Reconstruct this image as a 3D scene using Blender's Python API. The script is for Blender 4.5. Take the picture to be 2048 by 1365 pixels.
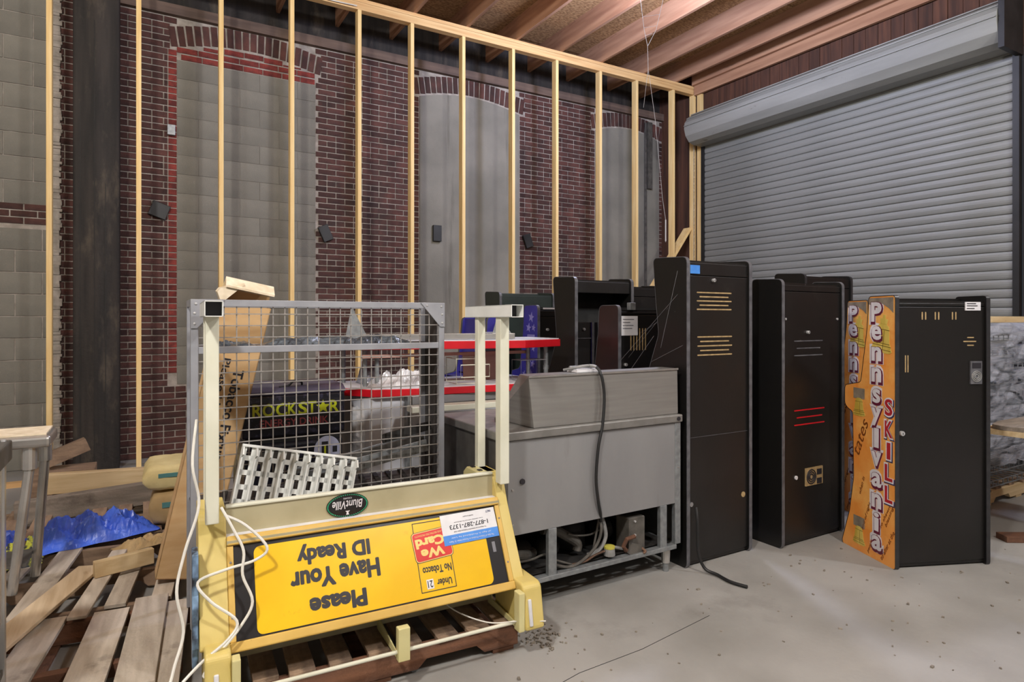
import bpy, bmesh, math, random
from mathutils import Vector, Matrix, Euler, noise
random.seed(7)
for _o in list(bpy.data.objects): bpy.data.objects.remove(_o, do_unlink=True)
SC = bpy.context.scene
COL = SC.collection
R = math.radians

# ------------------------------------------------------------------ camera
cam_d = bpy.data.cameras.new('camera'); cam = bpy.data.objects.new('camera', cam_d); COL.objects.link(cam)
cam.location = (0, 0, 1.45); cam.rotation_euler = (R(90), 0, R(-30.6))
cam_d.sensor_fit = 'HORIZONTAL'; cam_d.sensor_width = 36.0
cam_d.lens = 36.0 * 1258.0 / 2048.0
cam_d.shift_y = -42.5 / 2048.0
cam_d.clip_start = 0.05; cam_d.clip_end = 100
SC.camera = cam

# ------------------------------------------------------------------ world, exposure, room lamps
W = bpy.data.worlds.new('world'); SC.world = W; W.use_nodes = True
W.node_tree.nodes['Background'].inputs[0].default_value = (0.55, 0.6, 0.7, 1)
W.node_tree.nodes['Background'].inputs[1].default_value = 0.05
vs = SC.view_settings
vs.view_transform = 'Standard'; vs.look = 'None'; vs.exposure = 0.0; vs.gamma = 1.0
vs.use_curve_mapping = False

# shop lights, first at the ceiling glow, the rest unseen, added to light the room: (x, y, z, watts, colour, rotation about z)
LAMPS = [(4.35, 4.62, 4.82, 290, (0.66, 0.72, 1.0), 0),
         (-1.3, 0.3, 4.55, 600, (1.0, 0.97, 0.93), 0),
         (2.3, -1.1, 4.55, 400, (1.0, 0.98, 0.96), 0),
         (5.4, -0.6, 4.55, 290, (0.94, 0.97, 1.0), 0),
         (-1.6, 4.6, 4.5, 55, (1.0, 0.96, 0.9), 90)]

# ------------------------------------------------------------------ helpers
def lin(c):
    return tuple(((v/255)/12.92 if v/255 <= 0.04045 else (((v/255)+0.055)/1.055)**2.4) for v in c)

MATS = {}
def mat(name, c1, c2=None, rough=0.6, metal=0.0, scale=(6, 6, 6), detail=6, lo=0.35, hi=0.65, bump=0.0, bscale=60,
        rnd=0.0, island=False, stain=None, stain_scale=1.2, stain_lo=0.5, stain_hi=0.7, spec=0.5, alpha=None, emit=None,
        rough2=None, coat=0.0):
    """procedural principled material: two tone noise, optional stains, per object tint, fine bump"""
    m = bpy.data.materials.new(name); m.use_nodes = True
    nt = m.node_tree; N = nt.nodes; L = nt.links
    b = N['Principled BSDF']
    tc = N.new('ShaderNodeTexCoord'); mp = N.new('ShaderNodeMapping')
    L.new(tc.outputs['Object'], mp.inputs['Vector'])
    mp.inputs['Scale'].default_value = scale if not isinstance(scale, (int, float)) else (scale,)*3
    no = N.new('ShaderNodeTexNoise'); no.inputs['Scale'].default_value = 1.0; no.inputs['Detail'].default_value = detail
    L.new(mp.outputs['Vector'], no.inputs['Vector'])
    a1 = lin(c1); a2 = lin(c2) if c2 else tuple(min(1, v*0.8) for v in a1)
    rp = N.new('ShaderNodeValToRGB')
    rp.color_ramp.elements[0].position = lo; rp.color_ramp.elements[0].color = (*a1, 1)
    rp.color_ramp.elements[1].position = hi; rp.color_ramp.elements[1].color = (*a2, 1)
    L.new(no.outputs['Fac'], rp.inputs['Fac'])
    col = rp.outputs['Color']
    if stain:
        n2 = N.new('ShaderNodeTexNoise'); n2.inputs['Scale'].default_value = stain_scale if isinstance(stain_scale, (int, float)) else 1.0
        n2.inputs['Detail'].default_value = 8; n2.inputs['Roughness'].default_value = 0.65
        m2 = N.new('ShaderNodeMapping'); m2.inputs['Location'].default_value = (3.1, 7.7, 1.3)
        if not isinstance(stain_scale, (int, float)): m2.inputs['Scale'].default_value = stain_scale
        L.new(tc.outputs['Object'], m2.inputs['Vector']); L.new(m2.outputs['Vector'], n2.inputs['Vector'])
        r2 = N.new('ShaderNodeMapRange'); r2.inputs['From Min'].default_value = stain_lo; r2.inputs['From Max'].default_value = stain_hi
        L.new(n2.outputs['Fac'], r2.inputs['Value'])
        mx = N.new('ShaderNodeMix'); mx.data_type = 'RGBA'
        L.new(r2.outputs['Result'], mx.inputs['Factor']); L.new(col, mx.inputs['A']); mx.inputs['B'].default_value = (*lin(stain), 1)
        col = mx.outputs['Result']
    if rnd:
        oi = N.new('ShaderNodeObjectInfo'); val = oi.outputs['Random']
        if island:
            g = N.new('ShaderNodeNewGeometry'); ad = N.new('ShaderNodeMath'); ad.operation = 'ADD'
            L.new(oi.outputs['Random'], ad.inputs[0]); L.new(g.outputs['Random Per Island'], ad.inputs[1])
            fr = N.new('ShaderNodeMath'); fr.operation = 'FRACT'; L.new(ad.outputs[0], fr.inputs[0]); val = fr.outputs[0]
        mr = N.new('ShaderNodeMapRange'); mr.inputs['To Min'].default_value = 1-rnd; mr.inputs['To Max'].default_value = 1+rnd*0.7
        L.new(val, mr.inputs['Value'])
        hs = N.new('ShaderNodeHueSaturation'); L.new(mr.outputs['Result'], hs.inputs['Value']); L.new(col, hs.inputs['Color'])
        col = hs.outputs['Color']
    L.new(col, b.inputs['Base Color'])
    b.inputs['Roughness'].default_value = rough; b.inputs['Metallic'].default_value = metal
    b.inputs['Specular IOR Level'].default_value = spec
    if rough2 is not None:
        rr = N.new('ShaderNodeMapRange'); rr.inputs['To Min'].default_value = rough; rr.inputs['To Max'].default_value = rough2
        rr.inputs['From Min'].default_value = lo; rr.inputs['From Max'].default_value = hi
        L.new(no.outputs['Fac'], rr.inputs['Value']); L.new(rr.outputs['Result'], b.inputs['Roughness'])
    if coat: b.inputs['Coat Weight'].default_value = coat
    if bump:
        n3 = N.new('ShaderNodeTexNoise'); n3.inputs['Scale'].default_value = bscale; n3.inputs['Detail'].default_value = 4
        L.new(tc.outputs['Object'], n3.inputs['Vector'])
        bp = N.new('ShaderNodeBump'); bp.inputs['Strength'].default_value = bump; bp.inputs['Distance'].default_value = 0.01
        L.new(n3.outputs['Fac'], bp.inputs['Height']); L.new(bp.outputs['Normal'], b.inputs['Normal'])
    if alpha is not None: b.inputs['Alpha'].default_value = alpha
    if emit:
        b.inputs['Emission Color'].default_value = (*lin(emit[0]), 1); b.inputs['Emission Strength'].default_value = emit[1]
    MATS[name] = m
    return m

class MB:
    """collects shapes for ONE mesh object"""
    def __init__(s): s.v = []; s.f = []; s.mi = []; s.cur = 0
    def add(s, vs, fs, M=None):
        o = len(s.v)
        for p in vs:
            p = Vector(p)
            s.v.append(tuple(M @ p) if M is not None else tuple(p))
        for f in fs: s.f.append(tuple(i+o for i in f)); s.mi.append(s.cur)
        return s
    def box(s, x0, x1, y0, y1, z0, z1, M=None):
        vs = [(x0,y0,z0),(x1,y0,z0),(x1,y1,z0),(x0,y1,z0),(x0,y0,z1),(x1,y0,z1),(x1,y1,z1),(x0,y1,z1)]
        return s.add(vs, [(3,2,1,0),(4,5,6,7),(0,1,5,4),(1,2,6,5),(2,3,7,6),(3,0,4,7)], M)
    def cbox(s, c, d, rot=(0,0,0)):
        M = Matrix.Translation(c) @ Euler([R(a) for a in rot]).to_matrix().to_4x4()
        return s.box(-d[0]/2, d[0]/2, -d[1]/2, d[1]/2, -d[2]/2, d[2]/2, M)
    def prism(s, poly, a, b, axis='x', M=None):
        """polygon extruded along an axis; poly is (y,z) for x, (x,z) for y, (x,y) for z"""
        n = len(poly)
        def P(p, t):
            return (t, p[0], p[1]) if axis == 'x' else ((p[0], t, p[1]) if axis == 'y' else (p[0], p[1], t))
        vs = [P(p, a) for p in poly] + [P(p, b) for p in poly]
        fs = [tuple(range(n)), tuple(range(2*n-1, n-1, -1))] + [(i, i+n, (i+1) % n + n, (i+1) % n) for i in range(n)]
        return s.add(vs, fs, M)
    def bar(s, p, q, w, h, up=(0,0,1)):
        """rectangular bar from p to q"""
        p = Vector(p); q = Vector(q); d = (q-p); L = d.length; d.normalize()
        u = Vector(up); 
        if abs(d.dot(u)) > 0.98: u = Vector((0,1,0))
        x = d.cross(u).normalized(); z = x.cross(d).normalized()
        M = Matrix.Translation(p) @ Matrix((x, d, z)).transposed().to_4x4()
        return s.box(-w/2, w/2, 0, L, -h/2, h/2, M)
    def tube(s, pts, r, n=8, close=False, caps=True):
        pts = [Vector(p) for p in pts]; k = len(pts)
        rs = r if isinstance(r, (list, tuple)) else [r]*k
        o = len(s.v); prev = None
        for i, p in enumerate(pts):
            if close: d = pts[(i+1) % k] - pts[i-1]
            else: d = pts[min(i+1, k-1)] - pts[max(i-1, 0)]
            if d.length < 1e-9: d = Vector((0,0,1))
            d.normalize()
            u = prev if prev is not None else (Vector((0,0,1)) if abs(d.z) < 0.9 else Vector((1,0,0)))
            x = d.cross(u)
            if x.length < 1e-6: x = d.cross(Vector((1,0.3,0)))
            x.normalize(); y = x.cross(d).normalized(); prev = y
            for j in range(n):
                t = 2*math.pi*j/n
                s.v.append(tuple(p + (x*math.cos(t) + y*math.sin(t))*rs[i]))
        m = k if close else k-1
        for i in range(m):
            a = o+i*n; b = o+((i+1) % k)*n
            for j in range(n): s.f.append((a+j, a+(j+1) % n, b+(j+1) % n, b+j)); s.mi.append(s.cur)
        if caps and not close:
            s.f.append(tuple(o+j for j in range(n-1, -1, -1))); s.mi.append(s.cur)
            s.f.append(tuple(o+(k-1)*n+j for j in range(n))); s.mi.append(s.cur)
        return s
    def cyl(s, p, q, r, n=12, r2=None): return s.tube([p, q], [r, r if r2 is None else r2], n)
    def ball(s, c, rx, ry=None, rz=None, n=12, m=8, M=None):
        ry = ry or rx; rz = rz or rx; vs = [(c[0], c[1], c[2]-rz)]; fs = []
        for i in range(1, m):
            t = math.pi*i/m
            for j in range(n):
                a = 2*math.pi*j/n
                vs.append((c[0]+rx*math.sin(t)*math.cos(a), c[1]+ry*math.sin(t)*math.sin(a), c[2]-rz*math.cos(t)))
        vs.append((c[0], c[1], c[2]+rz)); e = len(vs)-1
        for j in range(n):
            fs.append((0, 1+(j+1) % n, 1+j)); fs.append((e, e-n+j, e-n+(j+1) % n))
        for i in range(m-2):
            for j in range(n):
                a = 1+i*n; fs.append((a+j, a+(j+1) % n, a+n+(j+1) % n, a+n+j))
        return s.add(vs, fs, M)
    def mesh(s, name):
        me = bpy.data.meshes.new(name); me.from_pydata(s.v, [], s.f)
        if any(s.mi): me.polygons.foreach_set('material_index', s.mi)
        bm = bmesh.new(); bm.from_mesh(me); bmesh.ops.recalc_face_normals(bm, faces=bm.faces); bm.to_mesh(me); bm.free()
        return me
    def build(s, name, m, parent=None, bevel=0, smooth=False, seg=2, kind=None, label=None):
        me = s.mesh(name)
        for q in (m if isinstance(m, (list, tuple)) else [m]): me.materials.append(MATS[q])
        return place(me, name, parent, bevel, smooth, seg, kind, label)

def place(me, name, parent=None, bevel=0, smooth=False, seg=2, kind=None, label=None):
    o = bpy.data.objects.new(name, me); COL.objects.link(o)
    if parent is not None: o.parent = parent
    if smooth: me.polygons.foreach_set('use_smooth', [True]*len(me.polygons))
    if bevel:
        b = o.modifiers.new('bevel', 'BEVEL'); b.width = bevel; b.segments = seg; b.limit_method = 'ANGLE'; b.angle_limit = R(40)
    if kind: o['kind'] = kind
    if label: o['label'] = label
    return o

def thing(name, label, cat, loc=(0,0,0), rz=0, group=None, rot=None):
    o = bpy.data.objects.new(name, None); COL.objects.link(o)
    o.empty_display_size = 0.1
    o.location = loc; o.rotation_euler = rot if rot else (0, 0, R(rz))
    return tag(o, label, cat, group)
def tag(o, label, cat, group=None):
    o['label'] = label; o['category'] = cat
    if group: o['group'] = group
    return o
def struct(o, label=None):
    o['kind'] = 'structure'
    if label: o['label'] = label
    return o

def text_mesh(s, size, bold=0.0, extrude=0.0006, align='CENTER', shear=0.0, space=1.0, res=3):
    c = bpy.data.curves.new('lettering', 'FONT'); c.body = s; c.size = size; c.align_x = align; c.align_y = 'CENTER'
    c.extrude = extrude; c.offset = bold; c.shear = shear; c.space_character = space; c.resolution_u = res
    o = bpy.data.objects.new('tmp_text', c); COL.objects.link(o)
    dg = bpy.context.evaluated_depsgraph_get()
    me = bpy.data.meshes.new_from_object(o.evaluated_get(dg))
    bpy.data.objects.remove(o, do_unlink=True); bpy.data.curves.remove(c)
    return me
def text(s, M, size, m, parent, name='lettering', bold=0.0, sx=1.0, rot=0.0, fit=None, smear=0.0, **k):
    """flat lettering in the XY plane of matrix M; fit = (width, height) scales it to that box"""
    me = text_mesh(s, size, bold, **k)
    if smear:      # heavier strokes: the same glyphs laid over each other a hair apart
        b_ = bmesh.new()
        for i in range(8):
            t = me.copy(); t.transform(Matrix.Translation((smear*math.cos(i*math.pi/4), smear*math.sin(i*math.pi/4), i*0.00002))); b_.from_mesh(t); bpy.data.meshes.remove(t)
        b_.to_mesh(me); b_.free()
    xs = [v.co.x for v in me.vertices]; ys = [v.co.y for v in me.vertices]
    fx = sx; fy = 1.0
    if fit and xs:
        fx = fit[0]/max(1e-6, max(xs)-min(xs)); fy = fit[1]/max(1e-6, max(ys)-min(ys)) if fit[1] else fx
        cx = (max(xs)+min(xs))/2; cy = (max(ys)+min(ys))/2
        for v in me.vertices: v.co.x -= cx; v.co.y -= cy
    Rm = Matrix.Rotation(R(rot), 4, 'Z') @ Matrix.Diagonal((fx, fy, 1, 1))
    me.transform(M @ Rm); me.name = name
    me.materials.clear(); me.materials.append(MATS[m])
    return place(me, name, parent)
def frame(o, ux, uy):
    """matrix with origin o and in-plane axes"""
    ux = Vector(ux).normalized(); uy = Vector(uy).normalized(); n = ux.cross(uy).normalized()
    M = Matrix((ux, uy, n)).transposed().to_4x4(); M.translation = Vector(o); return M
def rrect(x0, x1, y0, y1, r, n=5):
    p = []
    for cx, cy, a in ((x1-r, y0+r, -90), (x1-r, y1-r, 0), (x0+r, y1-r, 90), (x0+r, y0+r, 180)):
        for i in range(n+1):
            t = R(a+90*i/n); p.append((cx+r*math.cos(t), cy+r*math.sin(t)))
    return p
def smooth_path(pts, n=6):
    P_ = [Vector(p) for p in pts]; out = []
    for i in range(len(P_)-1):
        p0 = P_[max(i-1, 0)]; p1 = P_[i]; p2 = P_[i+1]; p3 = P_[min(i+2, len(P_)-1)]
        for k in range(n):
            t = k/n
            out.append(0.5*((2*p1) + (-p0+p2)*t + (2*p0-5*p1+4*p2-p3)*t*t + (-p0+3*p1-3*p2+p3)*t**3))
    out.append(P_[-1]); return out
def rough_poly(poly, r, n=4):
    """round every convex corner of a polygon by radius r"""
    out = []; k = len(poly)
    for i in range(k):
        p = Vector(poly[i]); a = Vector(poly[i-1])-p; b = Vector(poly[(i+1) % k])-p
        q = min(r, a.length*0.45, b.length*0.45); a.normalize(); b.normalize()
        s_, e_ = p+a*q, p+b*q
        for j in range(n+1):
            t = j/n; out.append(tuple((s_*(1-t)+p*t)*(1-t) + (p*(1-t)+e_*t)*t))
    return out
def bez(p): return p
# ------------------------------------------------------------------ materials
mat('concrete_floor', (158,156,152), (136,134,129), rough=0.62, scale=1.6, detail=10, bump=0.12, bscale=40, stain=(106,103,97), stain_scale=0.9, stain_lo=0.58, stain_hi=0.76)
mat('brick', (92,56,49), (70,45,41), rough=0.85, scale=9, bump=0.35, bscale=90, rnd=0.38, island=True, stain=(46,40,38), stain_scale=0.55, stain_lo=0.5, stain_hi=0.75)
mat('red_brick', (138,56,48), (98,42,38), rough=0.85, scale=14, bump=0.35, bscale=90, rnd=0.35, island=True)
mat('mortar', (178,168,158), (146,138,128), rough=0.95, scale=12, bump=0.4, bscale=120)
mat('block', (136,132,122), (118,115,107), rough=0.92, scale=2.2, detail=10, bump=0.25, bscale=160, rnd=0.10, stain=(82,78,70), stain_scale=(2.4, 2.4, 0.35), stain_lo=0.56, stain_hi=0.72)
mat('cement_coat', (138,134,124), (120,117,108), rough=0.9, scale=1.8, detail=10, bump=0.2, bscale=60, stain=(76,72,64), stain_scale=(3.2, 3.2, 0.22), stain_lo=0.58, stain_hi=0.72)
mat('stud_wood', (240,210,150), (226,188,122), rough=0.7, scale=(30, 30, 2.0), rnd=0.12, stain=(150,92,48), stain_scale=(9, 9, 5), stain_lo=0.68, stain_hi=0.76)
mat('plate_wood', (226,188,132), (206,160,104), rough=0.7, scale=(1.5, 30, 30), rnd=0.1, stain=(140,86,46), stain_scale=(5, 9, 9), stain_lo=0.68, stain_hi=0.76)
mat('joist_wood', (180,138,108), (154,112,86), rough=0.75, scale=(30, 1.2, 14), rnd=0.16, stain=(92,56,36), stain_scale=(4, 1.2, 6), stain_lo=0.62, stain_hi=0.74)
mat('ledger_wood', (112,92,80), (88,72,64), rough=0.8, scale=(1.5, 20, 20))
mat('old_timber', (52,46,42), (32,29,27), rough=0.8, scale=(14, 14, 1.2), detail=9, bump=0.5, bscale=24, stain=(88,78,66), stain_scale=(5, 5, 1.6), stain_lo=0.55, stain_hi=0.75)
mat('dark_board', (92,58,42), (66,42,32), rough=0.8, scale=(18, 18, 1.5), rnd=0.25)
mat('osb', (176,140,98), (132,98,64), rough=0.8, scale=(26, 60, 26), detail=4, lo=0.4, hi=0.6, bump=0.15, bscale=50)
mat('door_paint', (134,135,131), (118,119,115), rough=0.5, scale=(3, 0.8, 6), rnd=0.04, stain=(116,112,98), stain_scale=(1.2, 0.5, 1.6), stain_lo=0.55, stain_hi=0.8)
mat('hood_paint', (146,146,140), (130,130,124), rough=0.5, scale=(3, 0.8, 6), stain=(90,86,78), stain_scale=(6, 2.2, 6), stain_lo=0.64, stain_hi=0.7)
mat('black_steel', (34,33,33), (24,24,24), rough=0.5, scale=6)
mat('wall_paint', (150,148,142), (140,138,132), rough=0.85, scale=2)
mat('black_laminate', (24,23,22), (17,16,16), rough=0.3, scale=3, rough2=0.42, spec=0.5, stain=(52,50,48), stain_scale=2.6, stain_lo=0.66, stain_hi=0.85)
mat('black_panel', (24,22,21), (17,16,15), rough=0.34, scale=3, rough2=0.45, stain=(50,46,42), stain_scale=2.0, stain_lo=0.64, stain_hi=0.85)
mat('red_black_laminate', (54,34,34), (38,26,26), rough=0.3, scale=3)
mat('trim_grey', (98,98,102), (74,74,78), rough=0.4, scale=20)
mat('trim_black', (46,46,48), (36,36,38), rough=0.4, scale=20)
mat('green_laminate', (44,54,50), (34,42,40), rough=0.35, scale=4)
mat('blue_laminate', (62,58,152), (50,46,134), rough=0.35, scale=5)
mat('star_print', (142,138,206), rough=0.4)
mat('tan_edge', (176,150,106), (148,124,84), rough=0.8, scale=40)
mat('lock_metal', (190,190,190), rough=0.4, metal=0.3)
mat('chrome', (205,205,208), rough=0.2, metal=1.0)
mat('orange_print', (246,172,88), (238,148,62), rough=0.35, scale=5, stain=(250,190,104), stain_scale=4, stain_lo=0.5, stain_hi=0.65)
mat('letter_white', (238,234,238), rough=0.4)
mat('letter_maroon', (112,36,62), rough=0.4)
mat('letter_red', (186,44,52), rough=0.4)
mat('letter_navy', (52,58,104), rough=0.4)
mat('bell_gold', (232,208,110), (196,168,66), rough=0.35, scale=(14, 14, 5))
mat('bell_dark', (126,102,40), rough=0.4)
mat('script_ink', (136,74,26), rough=0.4)
mat('print_grey', (118,110,98), (150,138,120), rough=0.4, scale=18)
mat('white_label', (222,222,224), (206,206,210), rough=0.5, scale=10)
mat('ink', (40,38,44), rough=0.5)
mat('ink_faint', (128,128,134), rough=0.5)
mat('blue_tape', (72,142,222), (60,124,206), rough=0.5, scale=20)
mat('steel', (164,162,158), (148,146,142), rough=0.34, metal=0.6, scale=(2, 2, 40), rough2=0.42)
mat('steel_top', (152,150,146), (132,130,126), rough=0.4, metal=0.6, scale=10, rough2=0.55)
mat('steel_dull', (118,116,112), (98,96,92), rough=0.5, metal=0.7, scale=8, rough2=0.62)
mat('zinc_panel', (152,152,152), (140,140,141), rough=0.5, metal=0.35, scale=(3, 3, 1), stain=(116,114,110), stain_scale=(5, 5, 0.8), stain_lo=0.6, stain_hi=0.8)
mat('galvanized', (158,162,164), (134,138,140), rough=0.45, metal=0.6, scale=30)
mat('grimy_black', (38,36,34), (26,25,24), rough=0.7, scale=12)
mat('grimy_grey', (92,88,82), (66,63,58), rough=0.7, scale=14)
mat('rubber_black', (26,26,27), rough=0.5)
mat('rubber_grey', (148,148,146), (122,122,120), rough=0.5, scale=20)
mat('copper', (112,84,66), (84,64,52), rough=0.5, metal=0.4)
mat('yellow_tag', (196,188,80), (172,166,70), rough=0.6)
mat('cream_plastic', (214,206,150), (204,194,136), rough=0.4, scale=6, stain=(168,156,104), stain_scale=5, stain_lo=0.66, stain_hi=0.8)
mat('cream_yellow', (210,190,116), (200,180,102), rough=0.4, scale=5, stain=(160,132,62), stain_scale=6, stain_lo=0.66, stain_hi=0.82)
mat('sign_frame', (210,174,88), (198,160,74), rough=0.45, scale=7, stain=(150,112,44), stain_scale=9, stain_lo=0.64, stain_hi=0.74)
mat('trough_grey', (178,170,138), (162,154,122), rough=0.45, scale=5)
mat('post_cream', (222,222,204), (210,210,190), rough=0.35, scale=6)
mat('sign_yellow', (232,190,20), (224,178,14), rough=0.28, scale=5, stain=(196,152,16), stain_scale=7, stain_lo=0.66, stain_hi=0.78)
mat('sign_black', (30,28,30), rough=0.3)
mat('sign_red', (206,40,34), rough=0.35)
mat('sign_tan', (234,204,120), rough=0.4)
mat('bead_green', (30,150,96), (60,190,140), rough=0.3, scale=60)  # two-tone green of the badge's bead border
mat('white_cord', (226,224,214), rough=0.45)
mat('rack_grey', (160,162,168), (146,148,154), rough=0.42, metal=0.25, scale=10)
mat('rack_side', (74,70,68), (60,57,55), rough=0.55, metal=0.2, scale=5)
mat('wire_steel', (172,168,164), (150,146,142), rough=0.4, metal=0.5, scale=40)
mat('cardboard', (208,174,128), (196,158,110), rough=0.85, scale=(4, 4, 18), stain=(176,134,88), stain_scale=3, stain_lo=0.6, stain_hi=0.75)
mat('cardboard_brown', (172,118,72), (156,104,62), rough=0.85, scale=6)
mat('cardboard_torn', (236,222,196), (212,194,162), rough=0.9, scale=20)
mat('white_plastic', (226,228,224), (214,216,212), rough=0.4, scale=8)
mat('cooler_black', (30,30,42), (22,22,30), rough=0.32, scale=14, stain=(58,56,78), stain_scale=26, stain_lo=0.56, stain_hi=0.6)
mat('cooler_lid', (96,92,112), (70,68,84), rough=0.4, scale=8)
mat('rock_yellow', (202,212,40), rough=0.4)
mat('rock_pink', (196,96,104), rough=0.45)
mat('disc_white', (196,200,222), (180,184,212), rough=0.35, scale=12)
mat('red_edge', (206,24,38), (188,20,32), rough=0.35, scale=8)
mat('white_laminate', (218,220,226), (204,206,214), rough=0.4, scale=5)
mat('pink_laminate', (190,148,136), (178,138,126), rough=0.5, scale=5)
mat('plastic_wrap', (226,226,228), (188,190,194), rough=0.18, scale=14, bump=0.4, bscale=22, spec=0.8)
mat('clear_wrap', (150,154,166), (78,80,90), rough=0.14, scale=(6, 6, 22), bump=1.0, bscale=26, spec=0.9)
mat('pallet_wood', (152,126,102), (116,94,76), rough=0.85, scale=(3, 26, 26), rnd=0.22, bump=0.3, bscale=60, stain=(72,58,48), stain_scale=4, stain_lo=0.58, stain_hi=0.75)
mat('pallet_red', (126,86,62), (94,64,48), rough=0.85, scale=(3, 26, 26), rnd=0.2, bump=0.3, bscale=60, stain=(58,46,40), stain_scale=4, stain_lo=0.58, stain_hi=0.75)
mat('grey_wood', (150,138,124), (120,110,98), rough=0.88, scale=(3, 26, 26), rnd=0.2, bump=0.3, bscale=60, stain=(84,74,66), stain_scale=3, stain_lo=0.6, stain_hi=0.75)
mat('lumber', (216,192,150), (194,166,122), rough=0.8, scale=(2, 26, 26), rnd=0.12, stain=(130,96,60), stain_scale=(2, 6, 6), stain_lo=0.62, stain_hi=0.74)
mat('tarp_blue', (84,122,232), (62,98,212), rough=0.32, scale=8, bump=0.35, bscale=30)
mat('bag_paper', (222,206,150), (206,186,128), rough=0.75, scale=6, bump=0.3, bscale=25)
mat('bag_tan', (186,158,112), (166,138,92), rough=0.75, scale=6, bump=0.3, bscale=25)
mat('teal_print', (84,140,140), rough=0.6)
mat('mesh_bag', (196,196,70), (54,58,66), rough=0.8, scale=34, lo=0.45, hi=0.55, bump=0.6, bscale=60)
mat('bright_steel', (200,198,194), (176,174,170), rough=0.26, metal=0.7, scale=6)
mat('web', (214,214,220), rough=0.6, alpha=0.8)
mat('dust_web', (190,188,192), rough=0.9, alpha=0.28)
mat('lamp_glow', (255,255,255), rough=0.4, emit=((236,240,255), 9.0))
mat('rust', (100,68,50), (72,48,36), rough=0.9, scale=30)
mat('debris', (150,142,130), (112,104,94), rough=0.95, scale=30)
mat('foil_print', (120,150,180), (40,44,58), rough=0.3, scale=(18, 18, 9), lo=0.42, hi=0.58)

# ------------------------------------------------------------------ room shell
YB = 7.60      # face of the brick wall
XD = 7.34      # face of the door wall
YS = 6.84      # stud wall
fl = struct(MB().box(-4.5, 8.2, -5.2, 8.2, -0.12, 0).build('floor', 'concrete_floor'), 'worn grey concrete floor')
MB().tube([(0.95, 1.98, 0), (1.25, 2.02, 0), (1.55, 2.08, 0), (1.9, 2.09, 0), (2.4, 2.16, 0)], 0.0018, 4).build('floor_crack', 'grimy_black', fl)
struct(MB().box(-4.7, -4.5, -5.2, 8.2, 0, 5.4).build('wall_left', 'wall_paint'))
struct(MB().box(-4.5, 8.2, -5.4, -5.2, 0, 5.4).build('wall_front', 'wall_paint'))
wb = struct(MB().box(-4.5, 8.2, YB+0.008, YB+0.35, 0, 4.68).build('wall_back', 'mortar'), 'old red brick wall with bricked-up window openings')

OPEN = [(-2.50, -0.70, 0.0), (0.34, 1.79, 0.76), (3.10, 4.62, 0.62), (5.96, 7.28, 0.62)]
SPR = 4.36; RISE = 0.11; CH = 0.0677
def arch_z(x, o):
    x0, x1 = o[0], o[1]; t = (x-(x0+x1)/2)/((x1-x0)/2)
    return SPR + RISE*(1-t*t)
brk = []      # (x0, x1, z0, z1, kind)
nc = int(4.68/CH)
for k in range(nc):
    z0 = k*CH+0.005; z1 = (k+1)*CH-0.005; zc = (z0+z1)/2
    iv = [(-3.4, XD+0.02)]
    cuts = []
    for i, o in enumerate(OPEN):
        if zc < o[2]: continue
        if i == 0:
            if zc > 2.36 and zc < 2.56: continue
            if zc < 4.75: cuts.append((o[0], o[1])); continue
        if zc < SPR-0.01: 
            e = 0.085 if i == 1 else 0.0
            cuts.append((o[0]-e, o[1]))
        else:
            q_ = 1-(zc-0.045-SPR-0.215)/RISE
            if q_ <= 0: continue
            hw_ = ((o[1]-o[0])/2+0.062)*min(1.0, q_**0.5); cm_ = (o[0]+o[1])/2
            cuts.append((cm_-hw_, cm_+hw_))
    x = -3.4
    segs = []
    for c0, c1 in sorted(cuts):
        if c0 > x: segs.append((x, c0))
        x = max(x, c1)
    if x < XD+0.02: segs.append((x, XD+0.02))
    for s0, s1 in segs:
        off = 0.0 if k % 2 == 0 else 0.107
        if k % 7 == 3: step = 0.107
        else: step = 0.214
        xs = math.floor((s0-off)/step)*step+off
        while xs < s1:
            a = max(xs, s0)+0.005; b = min(xs+step, s1)-0.005
            if b-a > 0.03: brk.append((a+0.001, b-0.001, z0, z1, 'brick'))
            xs += step
    # red half bricks along the jamb of the first opening
    if OPEN[1][2]+0.12 < zc < SPR: brk.append((OPEN[1][0]-0.08, OPEN[1][0]-0.004, z0, z1, 'red_brick'))
# two red courses closing the head of the first opening
for k in range(2):
    z0 = 4.235+k*0.072
    n = 7
    for i in range(n):
        a = OPEN[1][0]+i*0.207+(0.0 if k else 0.04); b = min(a+0.197, OPEN[1][1]-0.01)
        if b > a+0.05: brk.append((a, b, z0, z0+0.06, 'red_brick'))
for i in range(7):      # third course, only where the arch leaves room
    a = OPEN[1][0]+0.05+i*0.207; b = a+0.197
    if min(arch_z(a, OPEN[1]), arch_z(b, OPEN[1])) > 4.405 and b < OPEN[1][1]: brk.append((a, b, 4.379, min(arch_z(a, OPEN[1]), arch_z(b, OPEN[1]))-0.008, 'red_brick'))
def cam_px(x, y, z):
    d = 0.509*x+0.861*y; s = 0.861*x-0.509*y
    return 1024+1258*s/d, 640-1258*(z-1.45)/d, d
def vis(b):
    u, v, d = cam_px((b[0]+b[1])/2, YB, (b[2]+b[3])/2)
    return -10 < u < 1330 and -10 < v < 930, (b[1]-b[0])*(b[3]-b[2])/d/d
order = sorted(range(len(brk)), key=lambda i: -(vis(brk[i])[1] if vis(brk[i])[0] and not (148 < cam_px((brk[i][0]+brk[i][1])/2, YB, 1)[0] < 240) else 0))
own = set(order[:295])
rest = {'brick': MB(), 'red_brick': MB()}
shared = {}
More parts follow.
